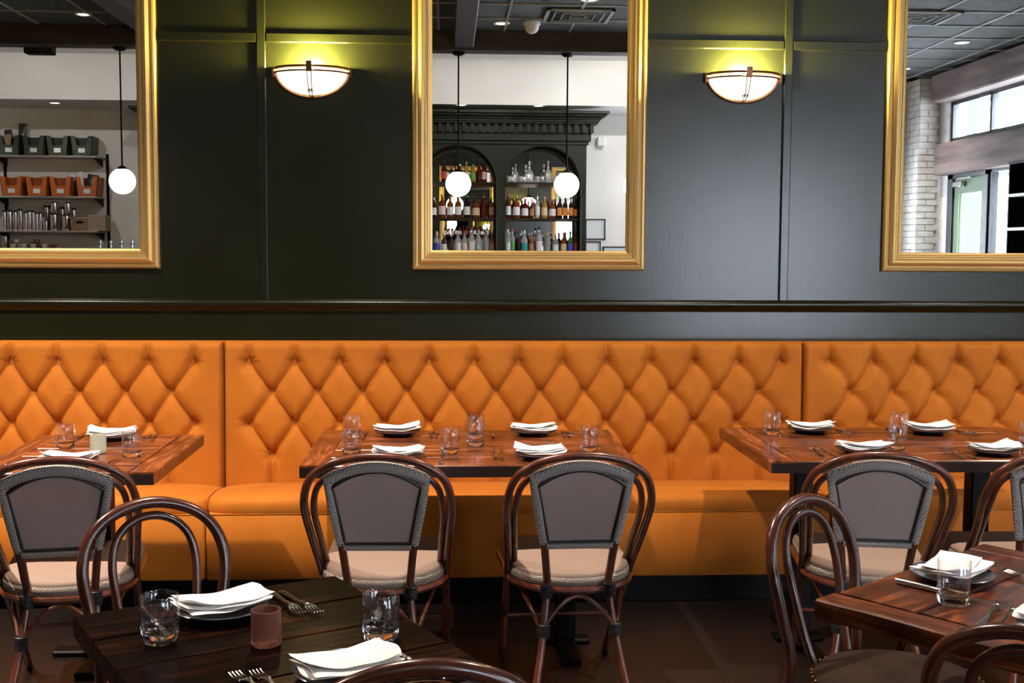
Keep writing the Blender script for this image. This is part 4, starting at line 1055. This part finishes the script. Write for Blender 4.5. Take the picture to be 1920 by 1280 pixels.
# front bar counter with draft taps (tops of the taps show in the leftmost mirror)
bc = thing('bar_counter', 'dark green bar counter under the globe pendants, carrying the draft taps', 'bar counter', (0, 0, 0))
obj('counter_body', MB().box(-5.6, 2.0, -1.12, -.80, 0, 1.05), BG, bc, smooth=False)
obj('counter_top', MB().box(-5.66, 2.06, -1.18, -.62, 1.05, 1.09, .006), WOODX, bc, smooth=False)
tp = thing('draft_tap_tower', 'row of chrome draft beer taps on the bar counter, reflected at the leftmost mirror bottom', 'beer taps', (-3.17, -.92, 1.09))
obj('tower_column', MB().tube([(0, 0, 0), (0, 0, .31)], .03, 16).lathe([(.07, 0), (.07, .012), (.032, .03)], 20), CHROME, tp)
obj('tower_bar', MB().tube([(-.2, 0, .32), (.2, 0, .32)], .028, 16), CHROME, tp)
for k in range(4):
    x = -.15 + k * .1
    tap = obj('faucet', MB().tube([(x, 0, .32), (x, .06, .335), (x, .085, .32), (x, .095, .27)], .011, 10), CHROME, tp)
    obj('tap_handle', MB().tube([(x, .05, .34), (x, .045, .385), (x, .04, .44)], [.008, .010, .013], 10).tube([(x - .02, .045, .41), (x + .02, .045, .41)], .007, 8), CHROME, tap)

# ------------------------------------------------------------------ storage shelving seen in the leftmost mirror
def sx(px): return 14.05 * math.tan(math.atan((px - 960) / 2200) + R(3.15)) / 1.008
SH = thing('wall_shelving', 'steel wall shelving with bins and tins, reflected in the leftmost mirror', 'shelving', (0, 0, 0))
SHM = pr('brushed_shelf_steel', (.42, .38, .34), .35, .8)
Z1, Z2, Z3, Z4 = 2.515, 2.05, 1.655, 1.452
for z, a, b in ((Z1, -5.75, -4.02), (Z2, -5.75, -4.04), (Z3, -5.75, -4.04), (Z4, -5.75, -4.62)):
    obj('shelf', MB().box(a, b, YB + .005, YB + .33, z - .022, z, .003), SHM, SH, smooth=False)
for x in (-5.18, -4.0):
    obj('upright', MB().box(x - .014, x + .014, YB, YB + .024, 1.2, 2.56, .002), BLACKM, SH, smooth=False)
for x in (-5.16, -4.06):
    for z in (Z1, Z2, Z3, Z4):
        if z == Z4 and x > -4.5: continue
        obj('shelf_bracket', MB().extrude_x([(YB + .005, z - .023), (YB + .31, z - .023), (YB + .31, z - .035), (YB + .005, z - .11)], x - .006, x + .006), BLACKM, SH, smooth=False)
BING = pr('green_bin_plastic', (.030, .042, .020), .5); BINO = pr('orange_bin_plastic', (.42, .10, .012), .5)
def bin_(px, z, mat, lb, cat='bin', full=None):
    t = thing('storage_bin', lb, cat, (sx(px), YB + .18, z + .0005), 0, 'storage bins on the wall shelving')
    wt, wb, h = .128, .105, .225; d = .13
    # sides flare; the front dips in a wide U
    mb = MB()
    fr = [(-wb, 0), (wb, 0), (wt, h), (.075, h), (.055, h * .52), (-.055, h * .52), (-.075, h), (-wt, h)]
    mb.extrude_y(fr, d - .006, d)
    mb.extrude_y([(-wb, 0), (wb, 0), (wt, h), (-wt, h)], -d, -d + .006)
    for s in (-1, 1):
        v = [(s * wb, -d, 0), (s * wb, d, 0), (s * wt, d, h), (s * wt, -d, h)]; v2 = [(x - s * .006, y, zz) for x, y, zz in v]
        mb.addm(v + v2, [(0, 1, 2, 3), (7, 6, 5, 4), (0, 4, 5, 1), (1, 5, 6, 2), (2, 6, 7, 3), (3, 7, 4, 0)])
    mb.box(-wb, wb, -d, d, 0, .006)
    obj('bin_body', mb, mat, t, smooth=False)
    obj('label_holder', MB().box(-.038, .038, d + .0005, d + .003, .035, .085), pr('bin_label_card', (.6, .6, .6), .6), t, smooth=False)
gx_ = (27, 73, 117, 162)
for i, px in enumerate(gx_):
    bin_(px, Z1, BING, ('leftmost green storage bin, holding dark packets, on the top shelf', 'second green storage bin from the left on the top shelf', 'third green storage bin from the left on the top shelf', 'rightmost green storage bin on the top shelf')[i])
ox_ = (30, 77, 121, 170)
for i, px in enumerate(ox_):
    bin_(px, Z2, BINO, ('leftmost orange storage bin on the second shelf', 'second orange storage bin from the left on the second shelf', 'third orange storage bin, with a white packet showing', 'rightmost orange storage bin, holding white and black packets')[i])
def pouch(px, z, w, h, mat, lb, tilt, dy=.02):
    mb = MB(); v = []; f = []; nx, nz = 6, 8
    for s in (1, -1):
        for j in range(nz + 1):
            for i in range(nx + 1):
                a = -1 + 2 * i / nx; b = j / nz
                th = .028 * (1 - a * a) ** .5 * math.sin(math.pi * min(1, b * .9 + .1)) + .001
                v.append((a * w / 2 * (1 - .1 * math.sin(b * 5)), s * th, b * h))
    W = nx + 1; O = W * (nz + 1)
    for j in range(nz):
        for i in range(nx):
            q = (j * W + i, j * W + i + 1, (j + 1) * W + i + 1, (j + 1) * W + i); f += [q, tuple(k + O for k in q[::-1])]
    for i in range(nx): f += [(i, i + 1, i + 1 + O, i + O), (nz * W + i, nz * W + i + 1, nz * W + i + 1 + O, nz * W + i + O)]
    for j in range(nz): f += [(j * W, (j + 1) * W, (j + 1) * W + O, j * W + O), (j * W + nx, (j + 1) * W + nx, (j + 1) * W + nx + O, j * W + nx + O)]
    o = obj('packet', mb.addm(v, f), mat, None, (sx(px), YB + .18 + dy, z + .012), rot=(R(4), R(tilt), 0)); tag(o, lb, 'packet', 'packets standing in the bins')
DK = pr('dark_packet_foil', (.03, .03, .03), .3); KR = pr('kraft_packet', (.33, .2, .14), .7); WP = pr('white_packet', (.66, .64, .66), .35)
pouch(39, Z1, .09, .37, DK, 'taller dark packet standing in the leftmost green bin', 6, -.03)
pouch(21, Z1, .08, .30, DK, 'shorter dark packet leaning in the leftmost green bin', -8, -.06)
pouch(23, Z1, .08, .235, KR, 'brown kraft packet at the front of the leftmost green bin', -4, .06)
pouch(128, Z2, .08, .26, WP, 'white packet leaning in the third orange bin', 14, .03)
pouch(156, Z2, .09, .28, WP, 'white packet at the left in the rightmost orange bin', -10, .02)
pouch(172, Z2, .12, .25, DK, 'black packet at the right in the rightmost orange bin', 8, .03)
TIN = pr('shiny_tin', (.66, .64, .63), .14, 1.0); TIND = pr('black_lid', (.02, .02, .02), .35)
def tin(px, z, r, h, lb, y=YB + .22, lid=True):
    t = thing('metal_canister', lb, 'canister', (sx(px), y, z + .0005), 0, 'metal canisters on the wall shelving')
    obj('canister_body', MB().lathe([(.001, 0), (r * .97, 0), (r, .004), (r, h * .9), (.001, h * .9)], 18, closed=False), TIN, t, angle=50)
    if lid: obj('canister_lid', MB().lathe([(.001, h * .9), (r * .9, h * .9), (r * .9, h), (.001, h)], 18, closed=False), TIND, t, angle=50)
for i, (px, r, h) in enumerate(((10.5, .022, .235), (20, .030, .24), (30.5, .024, .235), (40, .028, .25), (49.5, .022, .22), (57, .026, .235), (64.5, .018, .23), (71, .018, .215), (77.5, .018, .215), (87, .03, .12))):
    tin(px, Z3, r, h, 'slim metal canister, %s from the left on the third shelf' % ORD[i])
tin(103, Z3, .043, .205, 'wide metal canister, left of the stacked pair on the third shelf'); tin(126, Z3, .045, .19, 'wide metal canister, right one on the third shelf')
tin(104, Z3 + .2055, .036, .13, 'short metal canister stacked on the left wide canister'); tin(129, Z3 + .1905, .036, .14, 'short metal canister stacked on the right wide canister')
for i, px in enumerate((84, 95, 112, 134)):
    tin(px, Z3, .03, .30 - .01 * i, 'back-row metal canister behind the wide canisters, %s from the left' % ORD[i], YB + .10)
t = thing('wooden_box', 'brown box with dark hand hole on the third shelf', 'box', (sx(155.5), YB + .2, Z3 + .0005))
obj('box_body', MB().box(-.098, .098, -.11, .11, 0, .145, .004), noisy(pr('kraft_board', (.20, .11, .06), .8), (.17, .09, .05), (.24, .14, .08), (9, 9, 9)), t, smooth=False)
obj('hand_hole', MB().box(-.04, .04, .1085, .1105, .085, .11), BLACKM, t, smooth=False)
for k in range(6):
    tag(obj('carton', MB().box(-.10 + .002 * (k % 3), .10 - .003 * (k % 2), -.11, .11, 0, .030, .002), pr('kraft_sleeve', (.34, .24, .17), .8), loc=(sx(187), YB + .2, Z3 + .0005 + k * .0308), smooth=False),
        'flat tan carton, %s from bottom of the pile on the third shelf' % ORD[k], 'carton', 'flat cartons in a pile')
CER = pr('glossy_ceramic', (.62, .54, .50), .15); CERD = pr('red_brown_ceramic', (.25, .10, .07), .2)
cup = MB().lathe([(.001, 0), (.022, 0), (.034, .02), (.038, .05), (.035, .05), (.030, .02), (.001, .008)], 16, closed=False).mesh('cup', CER, True, 60)
cupd = MB().lathe([(.001, 0), (.022, 0), (.034, .02), (.038, .05), (.035, .05), (.030, .02), (.001, .008)], 16, closed=False).mesh('cup', CERD, True, 60)
for i, (px, k, y) in enumerate(((26, 0, .24), (35, 0, .16), (46, 0, .24), (64, 0, .24), (75, 1, .17), (85, 0, .24), (103, 1, .24))):
    tag(obj('cup', cupd if k else cup, None, loc=(sx(px), YB + y, Z4 + .0005)), '%s cup, %s from the left on the lowest shelf' % ('red-brown' if k else 'pale', ORD[i]), 'cup', 'cups on the lowest shelf')
for i, (px, k) in enumerate(((31, 0), (69, 1))):
    tag(obj('cup', cupd if k else cup, None, loc=(sx(px), YB + .245 - .04, Z4 + .052)), '%s cup set on top of the lower cups of the lowest shelf' % ('red-brown' if k else 'pale'), 'cup', 'cups on the lowest shelf')
tin(10, Z4, .03, .15, 'metal canister at the left end of the lowest shelf', lid=False)

# glassware cabinet standing by the window, at the right edge of the rightmost mirror
gc = thing('glassware_cabinet', 'dark open cabinet with white shelves by the door, reflected in the rightmost mirror', 'cabinet', (0, 0, 0))
GX0, GX1, GY0, GY1 = 5.36, 5.76, -.48, .58
obj('cabinet_back', MB().box(GX1 - .02, GX1, GY0, GY1, 0, 2.30), BLACKM, gc, smooth=False)
for y in (GY0, GY1 - .02): obj('side_panel', MB().box(GX0 + .01, GX1 - .02, y, y + .02, 0, 2.30), BLACKM, gc, smooth=False)
for z in (.3, .7, 1.1, 1.4, 1.70, 2.02): obj('shelf', MB().box(GX0, GX1 - .021, GY0 + .021, GY1 - .021, z - .03, z, .003), WHITEP, gc, smooth=False)
obj('cabinet_top', MB().box(GX0, GX1, GY0, GY1, 2.30, 2.325, .003), BLACKM, gc, smooth=False)
k = 0
for z in (1.70, 2.02, 1.40):
    for q in range(3):
        y = GY0 + .16 + q * .28
        tag(obj('carafe', MB().lathe([(.001, 0), (.055, 0), (.062, .02), (.05, .07), (.022, .12), (.017, .17), (.028, .215), (.026, .215), (.015, .17), (.02, .12), (.047, .07), (.058, .02), (.001, .006)], 24, closed=False), GLASS, loc=(5.52, y, z + .0005)),
            'clear glass carafe, %s from the door on the %s shelf of the dark cabinet' % (ORD[q], {2.02: 'top', 1.70: 'second', 1.40: 'third'}[z]), 'carafe', 'carafes in the glassware cabinet')
